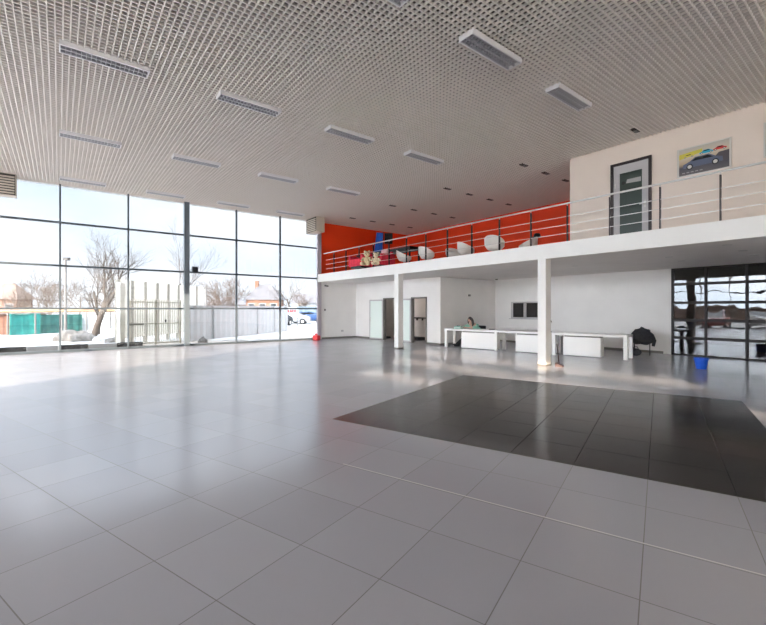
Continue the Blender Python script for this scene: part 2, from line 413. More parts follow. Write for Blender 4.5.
# store door frames and open frosted leaves
def store_door(n, x0, x1, hinge_px, ang, lab):
    r_ = sempty('door_%d' % n, (x0, Y1, 0)); r_['label'] = lab
    w_ = x1-x0; m = MB()
    m.box(0, .06, -.03, .14, 0, DH); m.box(w_-.06, w_, -.03, .14, 0, DH); m.box(0, w_, -.03, .14, DH-.07, DH)
    m.build('frame', 'skirt', r_)
    L = .98; a = PI-ang; dx, dy = math.cos(a), -math.sin(a)
    def pt(t, o): return (t*dx-o*dy*0+o*dy, -.04+t*dy-o*dx)
    m = MB()
    m.prism([pt(.05, 0), pt(L-.05, 0), pt(L-.05, .02), pt(.05, .02)], 2, .08, 2.02); pane = m.build('leaf', 'frosted', r_)
    m = MB()
    for t0, t1, z0, z1 in ((0, .06, .02, 2.08), (L-.06, L, .02, 2.08), (0, L, .02, .09), (0, L, 2.01, 2.08)):
        m.prism([pt(t0, -.01), pt(t1, -.01), pt(t1, .03), pt(t0, .03)], 2, z0, z1)
    m.build('leaf_frame', 'doorgrey', r_)
    m = MB().tube([(pt(L-.12, -.05)[0], pt(L-.12, -.05)[1], .95), (pt(L-.12, -.05)[0], pt(L-.12, -.05)[1], 1.15)], .012); m.build('handle', 'steel', r_)
    return r_
store_door(2, *d1, 0, R(8), 'open frosted glass door left of the column')
store_door(3, *d2, 0, R(8), 'open frosted glass door right of the column')
# things inside the store rooms
t = thing('vertical_blind', 'grey vertical blind strips hanging inside the left doorway', 'blind', (-18.2, 14.5, 0))
for k in range(11):
    MB().box(-.55+k*.11, -.55+k*.11+.085, -.01, .01, .1, 2.3).build('strip', 'blinds', t)
MB().box(-.6, .65, -.02, .02, 2.3, 2.36).build('head_rail', 'doorgrey', t)
o = MB().bbox(-16.2, -15.35, 14.5, 14.75, 1.10, 1.16, .01); o.box(-16.0, -15.97, 14.65, 14.75, 1.0, 1.1); o.box(-15.6, -15.57, 14.65, 14.75, 1.0, 1.1)
tag(o.build('wall_shelf', 'darkgap'), 'dark narrow shelf on the wall inside the right doorway', 'shelf')
o = MB().bbox(-16.2, -15.4, 14.2, 14.72, 0, .16, .03); tag(o.build('storage_box', 'blackcloth'), 'low dark box on the floor inside the right doorway', 'box')
o = MB().bbox(-18.0, -17.6, 14.0, 14.25, 0, .10, .02); tag(o.build('floor_mat', 'blackcloth'), 'black folded mat on the floor inside the left doorway', 'mat')

# upper office door
ud = sempty('door_4', (-5.33, Y3, FT)); ud['label'] = 'grey office door with dark green panel upstairs'
hh = 5.66-FT
m = MB(); m.box(0, .07, -.04, .1, 0, hh); m.box(.96, 1.03, -.04, .1, 0, hh); m.box(0, 1.03, -.04, .1, hh-.07, hh); m.build('frame', 'post', ud)
m = MB(); m.box(.08, .235, -.015, .04, .01, hh-.075); m.box(.80, .95, -.015, .04, .01, hh-.075); m.box(.235, .80, -.015, .04, hh-.30, hh-.075); m.box(.235, .80, -.015, .04, .01, .12); m.build('leaf', 'doorgrey', ud)
MB().box(.235, .80, -.0, .03, .12, hh-.30).build('panel', 'greendoor', ud)
m = MB(); m.prism([(.40, hh-.60), (.77, hh-.62), (.77, hh-.50), (.43, hh-.50)], 1, -.012, -.002); m.build('sign', 'signwhite', ud)
m = MB(); m.lathe([(0, -.04), (.05, -.04), (.05, .04), (0, .04)], 12); m.v = [(v[0]+.33, v[2]*.1-.006, v[1]+hh-.58) for v in m.v]; m.build('sign_mark', 'black', ud)
m = MB(); m.tube([(.87, -.02, 1.02), (.87, -.07, 1.02), (.76, -.07, 1.02)], .012); m.box(.85, .89, -.025, -.014, .93, 1.12); m.build('handle', 'steel', ud)
m = MB(); m.tube([(.12, -.03, hh-.68), (.12, -.03, hh-.56)], .018); m.build('hinge', 'steel', ud)
m = MB(); m.tube([(.12, -.03, .20), (.12, -.03, .32)], .018); m.build('hinge', 'steel', ud)

# ------------------------------------------------------------------ railing
rl = thing('railing', 'stainless steel balcony railing with dark posts and three thin bars', 'railing', (-W+.3, D+.05, FT))
x0 = -W+.3
m = MB().tube([(.35, 0, 1.03), (XR-x0-.1, 0, 1.03)], .024, 10); m.build('handrail', 'steel', rl)
for z in (.23, .46, .68):
    MB().tube([(.6, -.02, z), (XR-x0-.1, -.02, z)], .008, 6).build('bar', 'steel', rl)
px_ = -17.69
while px_ < XR-.2:
    m = MB().box(px_-x0-.012, px_-x0+.012, -.03, .03, .01, .96)
    p_ = m.build('post', 'post', rl)
    MB().tube([(px_-x0, 0, .95), (px_-x0, 0, 1.02)], .012, 6).build('bracket', 'steel', p_)
    px_ += 1.0865

# ------------------------------------------------------------------ ceiling luminaires
def make_lamp():
    r_ = thing('ceiling_light', '', 'ceiling light', (0, 0, 0))
    L, wd, hz = 1.36, .31, .095
    m = MB(); m.box(0, .02, 0, L, 0, hz); m.box(wd-.02, wd, 0, L, 0, hz); m.box(.02, wd-.02, 0, .02, 0, hz); m.box(.02, wd-.02, L-.02, L, 0, hz); m.box(.02, wd-.02, .02, L-.02, hz-.01, hz)
    m.build('housing', 'lampwhite', r_)
    m = MB()
    m.box(wd/2-.012, wd/2+.012, .02, L-.02, .004, .05); m.box(.02, .04, .02, L-.02, .004, .05); m.box(wd-.04, wd-.02, .02, L-.02, .004, .05)
    for k in range(1, 18):
        yk = .02+(L-.04)*k/18; m.box(.02, wd-.02, yk-.004, yk+.004, .004, .045)
    m.build('louver', 'louver', r_)
    MB().box(.02, wd-.02, .02, L-.02, hz-.02, hz-.01).build('reflector', 'lampin', r_)
    for xx in (.085, wd-.085): MB().tube([(xx, .05, .062), (xx, L-.05, .062)], .013, 8).build('tube', 'tube', r_)
    return r_
lamp0 = make_lamp()
lspots = []
for i, x in enumerate((-18.42, -13.75, -9.25, -4.75)):
    for k, y in enumerate((0., 2.66, 5.32, 7.98)): lspots.append((x, y, i, k))
rown = ['row next to the glazing', 'second row from the glazing', 'third row from the glazing', 'row farthest from the glazing']
coln = ['leftmost', 'second from the left', 'third from the left', 'rightmost']
for n_, (x, y, i, k) in enumerate(lspots):
    if i == 3 and k == 0: continue
    if n_ == 0: o = lamp0
    else: o = dup(lamp0)
    o.location = (x, y, CE-.075)
    ck = coln[k]
    o['label'] = 'white louvred ceiling light, %s in the %s' % (ck, rown[i]) if i < 3 else 'white louvred ceiling light, %s in the %s' % (['', 'cut by the top edge', 'largest and complete', 'nearest the balcony'][k], rown[i])
    o['group'] = 'louvred ceiling lights'
# small dark downlights above the balcony
dl = thing('ceiling_spotlight', '', 'spotlight', (0, 0, 0))
m = MB(); m.box(-.06, .06, -.16, .16, 0, .05); m.build('housing', 'darkgap', dl)
m = MB(); m.lathe([(0, -.012), (.045, -.012), (.05, .0)], 12); m.build('lens', 'skirt', dl)
m = MB(); m.lathe([(0, -.012), (.045, -.012), (.05, .0)], 12, (0, .1, 0)); m.build('lens', 'skirt', dl)
first = True
for x in (-17.5, -14.3, -11.0, -7.7):
    for y in (11.68, 12.95, 14.25, 15.55):
        if x == -7.7 and y > 15: continue
        o = dl if first else dup(dl); first = False
        o.location = (x, y, CE-.008)
        o['label'] = 'small dark spotlight, %s, in the %s row above the balcony' % ({11.68: 'nearest the railing', 12.95: 'second from the railing', 14.25: 'third from the railing', 15.55: 'farthest from the railing'}[y], {-17.5: 'leftmost', -14.3: 'second', -11.0: 'third', -7.7: 'rightmost'}[x])
        o['group'] = 'spotlights above the balcony'
o = dup(dl); o.location = (-4.44, 11.65, CE-.008); o['label'] = 'small dark spotlight in the ceiling above the office door'; o['group'] = 'spotlights above the balcony'

# recessed lights in soffit
def make_down():
    r_ = thing('recessed_light', '', 'downlight')
    m = MB(); m.lathe([(.05, -.004), (.085, -.010), (.095, -.002), (.095, .0)], 18); m.build('ring', 'steel', r_)
    m = MB(); m.lathe([(0, .0), (.05, -.003)], 18); m.build('diffuser', 'tube', r_)
    return r_
dn = make_down(); first = True
dnl = {(727, 245): 'nearest the fascia at the right', (743, 250.6): 'middle of the three above the door', (754, 255): 'lowest of three at the right', (681.5, 261): 'above the left edge of the glazed door', (669, 257): 'above the black chair', (575, 266): 'just right of the column'}
for (a, b), lb in dnl.items():
    t_ = (FB-EYE)*FPX/(HOR-b); p = ground(a, t_, FB)
    o = dn if first else dup(dn); first = False
    o.location = p+Vector((0, 0, .001)); o['label'] = 'small round recessed light under the balcony '+lb; o['group'] = 'recessed lights under the balcony'

# air units by the glazing
def air_unit(x0, x1, y0, y1, z0, z1, face, lab):
    r_ = thing('air_unit', lab, 'ventilation unit', ((x0+x1)/2, (y0+y1)/2, z0))
    m = MB(); m.bbox(x0, x1-(.03 if face == 'x' else 0), y0+(.03 if face == 'y' else 0), y1, z0, z1, .015); m.build('casing', 'beigebox', r_, True)
    n = 7
    for k in range(n):
        za = z0+.06+(z1-z0-.12)*k/n; zb = za+(z1-z0-.12)/n*.55; m = MB()
        if face == 'x': m.prism([(y0+.04, za), (y1-.04, za), (y1-.04, zb), (y0+.04, zb)], 0, x1-.03, x1+.01)
        else: m.prism([(x0+.04, za), (x1-.04, za), (x1-.04, zb), (x0+.04, zb)], 1, y0-.01, y0+.03)
        m.build('slat', 'beigebox', r_, True)
    m = MB()
    if face == 'x': m.box(x1-.03, x1-.02, y0+.02, y1-.02, z0+.03, z1-.03)
    else: m.box(x0+.02, x1-.02, y0+.02, y0+.03, z0+.03, z1-.03)
    m.build('grille_backing', 'darkgap', r_, True)
air_unit(-19.2, -18.75, -3.2, -1.15, 5.42, CE-.002, 'x', 'beige slatted air unit hanging at the left edge of the glazing')
air_unit(-19.2, -18.15, 9.95, 10.45, 5.42, CE-.002, 'y', 'beige slatted air unit in the corner beside the red wall')

# projector lamp on the steel upright
r_ = thing('floodlight', 'small dark floodlight on the grey upright of the glazing', 'floodlight', (-W+.16, 4.50, 3.28))
MB().bbox(-.02, .12, -.0, .24, -.14, .14, .02).build('housing', 'frame', r_)
MB().box(.12, .128, .03, .21, -.11, .11).build('glass', 'carglass', r_)
MB().tube([(-.01, -.08, 0), (.05, .0, 0)], .015).build('bracket', 'frame', r_)

# unseen point lights added to brighten the store rooms
for i, x in enumerate((-16.4, -14.1)):
    ld = bpy.data.lights.new('store_lamp', 'POINT'); ld.energy = 4; ld.color = (1., .94, .88); ld.shadow_soft_size = .12
    lo_ = bpy.data.objects.new('store_lamp', ld); C.objects.link(lo_); lo_.location = (x, 13.75, 2.75)
# wall bits
def small(name, mm, lab, cat, *b):
    m = MB()
    for q in b: m.bbox(*q, .006)
    return tag(m.build(name, mm), lab, cat)
r_ = thing('security_camera', 'small black camera high on the shaded wall beside the glazing', 'camera', (-W, 11.15, 2.82))
MB().bbox(0, .05, -.04, .04, -.03, .05, .008).build('mount', 'black', r_)
MB().tube([(.05, 0, 0), (.22, .06, -.02)], .035, 10).build('body', 'black', r_)
small('wall_switch', 'black', 'small black wall switch beside the glazing', 'switch', (-W, -W+.02, 11.1, 11.18, 1.5, 1.6))
small('wall_socket', 'doorgrey', 'small grey socket low on the shaded left wall', 'socket', (-W, -W+.02, 12.15, 12.30, .35, .45))
small('motion_sensor', 'skirt', 'small dark sensor on the shaded side wall above the seated person', 'sensor', (XA, XA+.05, 14.98, 15.10, 2.18, 2.27))
r_ = thing('smoke_detector', 'small detector under the balcony above the back wall window', 'detector', (-12.2, 16.3, FB))
MB().lathe([(0, -.05), (.04, -.05), (.06, -.02), (.06, 0)], 14).build('body', 'skirt', r_)

# ------------------------------------------------------------------ posters
def poster(x0, x1, z0, z1, lab, cars=True):
    r_ = thing('framed_poster', lab, 'poster', ((x0+x1)/2, Y3, z0)); w_ = x1-x0; h_ = z1-z0; a = -w_/2
    m = MB(); f = .035
    m.box(a, a+f, -.03, 0, 0, h_); m.box(-a-f, -a, -.03, 0, 0, h_); m.box(a, -a, -.03, 0, 0, f*.6); m.box(a, -a, -.03, 0, h_-f*.6, h_); m.build('frame', 'picframe', r_)
    bgm = bpy.data.materials.new('poster_print'); bgm.use_nodes = True; nt = bgm.node_tree; b = nt.nodes['Principled BSDF']; b.inputs['Roughness'].default_value = .25
    tc = nt.nodes.new('ShaderNodeTexCoord'); sp = nt.nodes.new('ShaderNodeSeparateXYZ'); cr = nt.nodes.new('ShaderNodeValToRGB')
    nt.links.new(tc.outputs['Generated'], sp.inputs[0]); nt.links.new(sp.outputs[2], cr.inputs[0]); nt.links.new(cr.outputs[0], b.inputs['Base Color'])
    e = cr.color_ramp.elements; e[0].color = (.16, .15, .16, 1); e[0].position = 0; e[1].position = 1; e[1].color = (.55, .52, .48, 1)
    for p_, c_ in ((.3, (.10, .10, .12, 1)), (.45, (.55, .42, .30, 1)), (.7, (.70, .62, .50, 1))): q = e.new(p_); q.color = c_
    MB().box(a+f, -a-f, -.012, -.004, f*.6, h_-f*.6).build('print', bgm, r_)
    if cars:
        def car(cx, cz, s, col, n, d):
            pts = [(-.5, .02), (-.49, .13), (-.33, .20), (-.18, .31), (.16, .32), (.34, .20), (.49, .15), (.5, .02)]
            m = MB().prism([(cx+p*s, cz+q*s) for p, q in pts], 1, -.016-d, -.012-d); m.build(n, col, r_)
            pts = [(-.28, .20), (-.16, .285), (.14, .29), (.28, .20)]
            m = MB().prism([(cx+p*s, cz+q*s) for p, q in pts], 1, -.018-d, -.016-d); m.build(n+'_windows', 'carglass', r_)
            for wx in (-.32, .32):
                for rr, mm, dd in ((.085, 'tyre', .018), (.055, 'picframe', .0195)):
                    m = MB().prism([(cx+(wx+rr*math.cos(k*PI/8))*s, cz+(.04+rr*math.sin(k*PI/8))*s) for k in range(16)], 1, -dd-d-.001, -dd-d+.001); m.build('printed_wheel', mm, r_)
        yl = mat('print_yellow', (.62, .55, .08), .3); cy = mat('print_cyan', (.03, .42, .62), .3); rd = mat('print_red', (.60, .05, .04), .3); gr = mat('print_grey_blue', (.10, .12, .19), .3); dk = mat('print_dark', (.08, .07, .08), .3)
        m = MB().prism([(a+.04, h_*.62), (-.02, h_*.74), (-.02, h_*.86), (a+.04, h_*.80)], 1, -.014, -.012); m.build('printed_swoosh', yl, r_)
        car(-.30, h_*.66, .22, yl, 'printed_car', 0); car(.06, h_*.66, .28, cy, 'printed_car', .001); car(.32, h_*.68, .26, rd, 'printed_car', .002)
        m = MB().prism([(.1, h_*.28), (-a-f, h_*.28), (-a-f, h_*.62), (.3, h_*.60)], 1, -.0135, -.0125); m.build('printed_shade', dk, r_)
        car(-.02, h_*.26, .80, gr, 'printed_car', .004)
        for k in range(5): MB().box(a+.10+k*.09, a+.16+k*.09, -.014, -.012, .075, .095).build('printed_caption', 'signwhite', r_)
    return r_
poster(-3.72, -2.65, 4.90, 5.60, 'framed car poster with a dark blue estate car and three bright cars')
poster(-2.09, -1.0, 4.95, 5.72, 'second framed poster cut by the right edge', False)

# ------------------------------------------------------------------ desks
DA = math.atan2(13.93-12.77, 6.62)
def desk(s0, s1, p0, p1, lab, left=True):
    o0 = Vector((-12.16+math.cos(DA)*s0, 12.77+math.sin(DA)*s0, 0))
    r_ = thing('office_desk', lab, 'desk', o0, DA, 'white desks in a row'); L = s1-s0-.01; dp = .78; H_ = .775; lw = .11
    MB().bbox(0, L, 0, dp, H_-.075, H_, .004).build('top', 'white', r_)
    for xx in ((0, L-lw) if left else (L-lw,)):
        for yy in (0, dp-lw): MB().bbox(xx, xx+lw, yy, yy+lw, 0, H_-.075, .004).build('leg', 'white', r_)
    c = MB().bbox(p0-s0, p1-s0, .10, .52, .02, H_-.13, .004).build('pedestal', 'white', r_)
    MB().box(p0-s0+.03, p1-s0-.03, .14, .48, H_-.13, H_-.075).build('gap', 'skirt', r_)  # dark block stands in for the shade between pedestal and top
    return r_
desk(-.03, 2.36, .72, 2.22, 'white desk with thick legs, leftmost, with the person sitting behind it')
desk(2.37, 4.40, 3.05, 4.22, 'white desk in the middle of the row, partly hidden by the column', False)
desk(4.42, 6.74, 4.76, 5.94, 'white desk right of the column, rightmost of the row')
def dk(s, d, z=0): return Vector((-12.16+math.cos(DA)*s-math.sin(DA)*d, 12.77+math.sin(DA)*s+math.cos(DA)*d, z))
# mesh basket beneath
r_ = thing('mesh_basket', 'grey wire mesh basket under the right desk beside the column', 'basket', dk(4.66, .60), DA)
m = MB()
for k in range(9):
    xx = -.10+.20*k/8
    for yy in (-.14, .14): m.tube([(xx, yy, .02), (xx, yy, .62)], .005, 5)
    m.tube([(-.10, -.14+.28*k/8, .02), (-.10, -.14+.28*k/8, .62)], .005, 5); m.tube([(.10, -.14+.28*k/8, .02), (.10, -.14+.28*k/8, .62)], .005, 5)
for k in range(11):
    z = .02+.6*k/10; m.tube([(-.10, -.14, z), (.10, -.14, z), (.10, .14, z), (-.10, .14, z), (-.10, -.14, z)], .005, 5)
m.build('wire_side', 'mesh', r_)
MB().bbox(-.10, .10, -.14, .14, .0, .02, .004).build('base', 'mesh', r_)
# bits on desks
r_ = thing('paper_pile', 'small untidy pile of greenish papers at the left end of the left desk', 'papers', dk(.42, .35, .775), DA)
for k, (a, mm) in enumerate(((.1, 'mint'), (-.2, 'white'), (.3, 'mint'))):
    m = MB(); m.bbox(-.15, .15, -.1, .1, k*.03, k*.03+.03, .005); o = m.build('paper', mm, r_); o.rotation_euler = (0, 0, a)
m = MB().bbox(-.05, .07, -.04, .04, .09, .13, .01); m.build('case', 'black', r_)
o = MB().bbox(-.11, .11, -.06, .06, 0, .03, .01); o = o.build('phone', 'black'); o.location = dk(1.93, .4, .775); o.rotation_euler = (0, 0, DA+.3); tag(o, 'small black phone lying on the left desk right of the person', 'phone')
r_ = thing('desk_lamp', 'thin dark desk lamp standing on the middle desk just left of the column', 'lamp', dk(4.15, .5, .775), DA)
MB().lathe([(0, 0), (.07, 0), (.07, .02), (0, .025)], 14).build('base', 'black', r_)
MB().tube([(0, 0, .02), (0, 0, .30), (.02, 0, .36)], .012).build('arm', 'black', r_)
MB().lathe([(.02, .42), (.06, .34), (.055, .34)], 12, (.03, 0, 0)).build('shade', 'black', r_)

# ------------------------------------------------------------------ person
def skin_mesh(name, verts, edges, radii, root, mm, sub=2):
    me = bpy.data.meshes.new(name); me.from_pydata([tuple(v) for v in verts], edges, []); me.update()
    o = bpy.data.objects.new(name, me); C.objects.link(o)
    sk = o.modifiers.new('skin', 'SKIN'); sk.use_smooth_shade = True
    for i, d in enumerate(me.skin_vertices[0].data):
        q = radii[i]; d.radius = q if isinstance(q, tuple) else (q, q); d.use_root = (i == root)
    ss = o.modifiers.new('sub', 'SUBSURF'); ss.levels = sub; ss.render_levels = sub
    bpy.context.view_layer.update()
    dg = bpy.context.evaluated_depsgraph_get(); ev = o.evaluated_get(dg)
    nm = bpy.data.meshes.new_from_object(ev); nm.name = name
    o.modifiers.clear(); o.data = nm; nm.materials.clear(); nm.materials.append(M[mm])
    nm.polygons.foreach_set('use_smooth', [True]*len(nm.polygons))
    return o
# local frame: +x along the desk (image right), +y away from the camera, sits behind the left desk
pr = thing('person', 'person with long dark hair in a mint green top leaning on the left desk', 'person', dk(.72, 1.14), DA)
pel = (.22, .08, .53); 
V = [pel, (.18, .02, .66), (.12, -.10, .80), (.06, -.20, .92), (.03, -.27, .985), (.01, -.32, 1.06),
     # left-of-picture arm (their right)
     (-.11, -.22, .90), (-.30, -.32, .82), (-.20, -.50, .815), (-.05, -.55, .82),
     (.22, -.16, .90), (.34, -.34, .82), (.18, -.50, .815), (.04, -.52, .825),
     # legs: hips, knees, ankles, toes
     (.12, .06, .50), (-.28, -.14, .47), (-.58, -.34, .14), (-.66, -.44, .05),
     (.30, .04, .50), (-.14, -.26, .47), (-.46, -.44, .12), (-.54, -.54, .05)]
Ed = [(0, 1), (1, 2), (2, 3), (3, 4), (4, 5), (3, 6), (6, 7), (7, 8), (8, 9), (3, 10), (10, 11), (11, 12), (12, 13), (0, 14), (14, 15), (15, 16), (16, 17), (0, 18), (18, 19), (19, 20), (20, 21)]
Rr = [.15, .14, .15, .13, .06, .055, .07, .05, .04, .03, .07, .05, .04, .03, .08, .05, .032, .03, .08, .05, .032, .03]
body = skin_mesh('body', V, Ed, Rr, 0, 'skin'); body.parent = pr
top = skin_mesh('shirt', [pel]+V[1:4]+[V[6], V[7], V[8], V[10], V[11], V[12]], [(0, 1), (1, 2), (2, 3), (3, 4), (4, 5), (5, 6), (3, 7), (7, 8), (8, 9)], [.16, .155, .165, .145, .085, .065, .053, .085, .065, .053], 0, 'mint'); top.parent = pr
tr = skin_mesh('trousers', [pel]+V[14:18]+V[18:22], [(0, 1), (1, 2), (2, 3), (3, 4), (0, 5), (5, 6), (6, 7), (7, 8)], [.165, .115, .085, .065, .05, .115, .085, .065, .05], 0, 'blacktrousers'); tr.parent = pr
for a, b in ((16, 17), (20, 21)):
    p, q = Vector(V[a]), Vector(V[b]); d = (q-p); d.z = 0; d.normalize()
    m = MB(); m.tube([p+Vector((0, 0, -.06)), p+d*.08+Vector((0, 0, -.07)), p+d*.20+Vector((0, 0, -.075)), p+d*.25+Vector((0, 0, -.08))], [.05, .052, .045, .02], 10); m.build('shoe', 'blacktrousers', pr)
# head: cranium, jaw, nose, ears with face turned toward the camera-left, bowed
hc = Vector((.0, -.35, 1.135))
hd = MB().ell((0, 0, 0), (.076, .092, .105)); hd.ell((0, -.035, -.06), (.052, .055, .055)); hd.tube([(0, -.088, .01), (0, -.108, -.02), (0, -.092, -.03)], [.008, .015, .012], 8)
for sx in (-1, 1): hd.ell((sx*.077, .005, -.01), (.012, .022, .032), 8, 6)
hd = hd.build('head', 'skin', body); hd.location = hc; hd.rotation_euler = (R(14), 0, R(-8))
e_ = MB()
for sx in (-1, 1): e_.ell((sx*.03, -.085, .012), (.012, .006, .006), 8, 6)
e_.build('eyes', 'black', hd)
MB().tube([(-.02, -.088, -.052), (0, -.092, -.05), (.02, -.088, -.052)], .006, 6).build('mouth', 'darkred', hd)
hr = MB().ell((0, .018, .022), (.092, .098, .108)); hr.tube([(.07, .03, .04), (.10, .03, -.06), (.12, -.0, -.18), (.11, -.05, -.26)], [.05, .055, .05, .02], 10); hr.tube([(-.07, .02, .03), (-.095, .0, -.06), (-.105, -.01, -.16)], [.05, .045, .025], 10); hr.tube([(0, .07, .03), (.03, .10, -.08), (.05, .09, -.2)], [.07, .07, .03], 10)
hr = hr.build('hair', 'hair', pr); hr.location = hc; hr.rotation_euler = (R(14), 0, R(-8))
def hand(base, direction, name):
    d = Vector(direction).normalized(); side = Vector((-d.y, d.x, 0)); m = MB()
    m.ell((0, 0, 0), (.035, .035, .016), 10, 6)
    m.v = [tuple(Vector(base)+d*(v[0]+.03)+side*v[1]+Vector((0, 0, v[2]))) for v in m.v]
    for k, ln in enumerate((.055, .068, .062, .048)):
        s = side*(-.027+.018*k); p = Vector(base)+d*.055+s
        m.tube([p, p+d*ln*.5+Vector((0, 0, .006)), p+d*ln+Vector((0, 0, -.008))], [.0085, .008, .006], 6)
    p = Vector(base)+side*-.03+d*.02; m.tube([p, p+side*-.02+d*.025, p+side*-.024+d*.05], [.010, .009, .007], 6)
    return m.build(name, 'skin', body)
hand((-.05, -.55, .815), (1, -.15, 0), 'hand'); hand((.04, -.52, .825), (-1, -.1, 0), 'hand')

def chair_visitor(loc, rz, lab, grp=None):
    r_ = thing('visitor_chair', lab, 'chair', loc, rz, grp)
    m = MB().bbox(-.24, .24, -.23, .23, .43, .49, .02); m.build('seat', 'blackcloth', r_)
    m = MB().bbox(-.22, .22, .20, .25, .58, .88, .02); m.build('backrest', 'blackcloth', r_)
    for sx in (-.23, .23):
        MB().tube([(sx, -.22, 0), (sx, -.20, .44)], .012).build('leg', 'black', r_)
        MB().tube([(sx, .26, 0), (sx, .22, .44), (sx, .23, .86)], .012).build('leg', 'black', r_)
    return r_
chair_visitor(dk(.84, 1.25), DA-.35, 'black chair the person in mint green sits on')
# chair by the back wall, draped with a black jacket
cp = ground(642, 14.55); bc = chair_visitor(cp, DA+.15, 'black chair against the back wall right of the desks, draped with a black jacket')
jk = thing('jacket', 'black padded jacket draped over the chair by the back wall', 'jacket', cp+Vector((0, 0, .45)), DA+.15)
def blob(pts, faces_n=None): pass
m = MB(); n = 18
prof = []
rows = [(-.08, .20, .12, -.05), (.0, .33, .17, -.02), (.12, .37, .18, .0), (.26, .33, .14, .10), (.36, .25, .10, .16), (.43, .15, .07, .18), (.45, .03, .02, .18)]
vs = []; fs = []
random.seed(4)
for i, (z, rx, ry, cy) in enumerate(rows):
    for k in range(n):
        a = 2*PI*k/n; q = 1+.06*math.sin(3*a+i)+random.uniform(-.03, .03)
        vs.append((rx*q*math.cos(a), cy+ry*q*math.sin(a), z+.02*math.sin(2*a)))
for i in range(len(rows)-1):
    for k in range(n): fs.append((i*n+k, i*n+(k+1) % n, (i+1)*n+(k+1) % n, (i+1)*n+k))
m.add(vs, fs, True); m.build('body_cloth', 'blackcloth', jk)
MB().tube([(.28, -.02, .22), (.36, -.05, .05), (.33, -.06, -.14)], [.07, .06, .045], 10).build('sleeve', 'blackcloth', jk)
MB().tube([(-.07, .18, .42), (-.02, .15, .48), (.06, .17, .45)], [.035, .045, .03], 10).build('collar', 'blackcloth', jk)
m = MB().ell((0, 0, .12), (.19, .14, .13)); m.tube([(-.1, 0, .2), (-.05, 0, .3), (.06, 0, .3), (.1, 0, .2)], .012)
o = m.build('bag', 'blackcloth'); o.location = ground(635.5, 14.25); tag(o, 'black bag on the floor left of the draped chair', 'bag')

# blue bucket
b0 = ground(701.2, 665.5/(368.8-HOR)); bk = thing('bucket', 'blue plastic bucket on the floor in front of the glazed door', 'bucket', b0)
MB().lathe([(0, 0), (.115, 0), (.12, .02), (.155, .27), (.168, .275), (.168, .295), (.150, .295), (.112, .03), (0, .025)], 24).build('body', 'blue', bk)
m = MB(); m.tube([(.165*math.cos(a)*1.02, .165*math.sin(a)*.0-.0, .27-.0) if False else (.172*math.cos(a), -.10*math.sin(a)-.06*math.sin(a), .27-.05*math.sin(a)) for a in [PI*k/12 for k in range(13)]], .005, 6); m.build('handle', 'blue', bk)
# red canister at end of glazing
rc = thing('canister', 'red plastic canister on the floor where the glazing meets the balcony wall', 'canister', (-18.75, 10.32, 0), .3)
MB().bbox(-.17, .17, -.12, .12, 0, .26, .05).build('body', 'redplastic', rc)
MB().tube([(-.02, 0, .24), (-.02, 0, .36)], [.05, .04], 12).build('cap', 'redplastic', rc)
MB().tube([(-.10, 0, .25), (-.08, 0, .33), (.06, 0, .33), (.10, 0, .25)], .018, 8).build('handle', 'redplastic', rc)
# dustpan by the column
dp = thing('dustpan', 'dark red long-handled dustpan leaning on the column beside the desks', 'dustpan', (-6.12, 10.98, 0), .5)
MB().tube([(0, .02, .06), (-.06, .04, .62)], .011, 8).build('handle', 'darkred', dp)
m = MB(); m.prism([(-.10, 0), (.12, 0), (.12, .015), (-.06, .09), (-.10, .09)], 1, -.12, .12); m.build('pan', 'darkred', dp)

# ------------------------------------------------------------------ balcony furniture
def tub_chair():
    r_ = thing('tub_chair', '', 'chair')
    vs = []; fs = []; n = 24; rows = 9
    for side in (0, 1):
        th = .0 if side == 0 else .03
        for i in range(rows+1):
            t = i/rows
            for k in range(n):
                a = 2*PI*k/n
                # opening toward -y; the back rises at +y
                back = .5+.5*math.sin(a)
                top = .44+.32*back**1.3
                z = .20+(top-.20)*t
                rad = (.16+.20*min(1, (t*1.9))**.6-th) if i > 0 else .02
                rad += .02*back*t
                vs.append((rad*1.02*math.cos(a), rad*.95*math.sin(a), z+(.03 if side and i < 3 else 0)))
    N = (rows+1)*n
    for s in (0, 1):
        for i in range(rows):
            for k in range(n): fs.append((s*N+i*n+k, s*N+i*n+(k+1) % n, s*N+(i+1)*n+(k+1) % n, s*N+(i+1)*n+k))
    for k in range(n): fs.append((rows*n+k, rows*n+(k+1) % n, N+rows*n+(k+1) % n, N+rows*n+k))
    m = MB(); m.add(vs, fs, True); m.build('shell', 'shell', r_)
    m = MB(); m.lathe([(0, .37), (.20, .37), (.27, .40), (.27, .43), (.22, .455), (0, .46)], 20); m.build('cushion', 'shellcush', r_)
    m = MB(); m.lathe([(.025, .21), (.022, .03), (.05, .02), (.22, .012), (.22, 0)], 18); m.build('base', 'steel', r_)
    return r_
tc0 = tub_chair()
chs = [(404, 17.5, 2.2, 'white tub chair behind the railing next to the plush toys'),
       (426.5, 16.6, 2.95, 'white tub chair behind the railing, second from the plush toys'),
       (454, 16.6, 1.2, 'white tub chair half hidden behind another tub chair'),
       (466, 15.4, 2.6, 'white tub chair standing in front of a half hidden one'),
       (494.5, 14.15, PI+.2, 'white tub chair with its rounded back to the railing'),
       (528, 14.5, -1.2, 'white tub chair nearest the office wall, with a black hat on it')]
for i, (px, dpz, rz, lb) in enumerate(chs):
    o = tc0 if i == 0 else dup(tc0)
    o.location = ground(px, dpz, FT); o.rotation_euler = (0, 0, rz); o.scale = (.9, .9, .9); o['label'] = lb; o['group'] = 'white tub chairs on the balcony'
h = thing('hat', 'black hat lying on the tub chair nearest the office wall', 'hat', ground(528, 14.5, FT)+Vector((.28, .11, .685)))
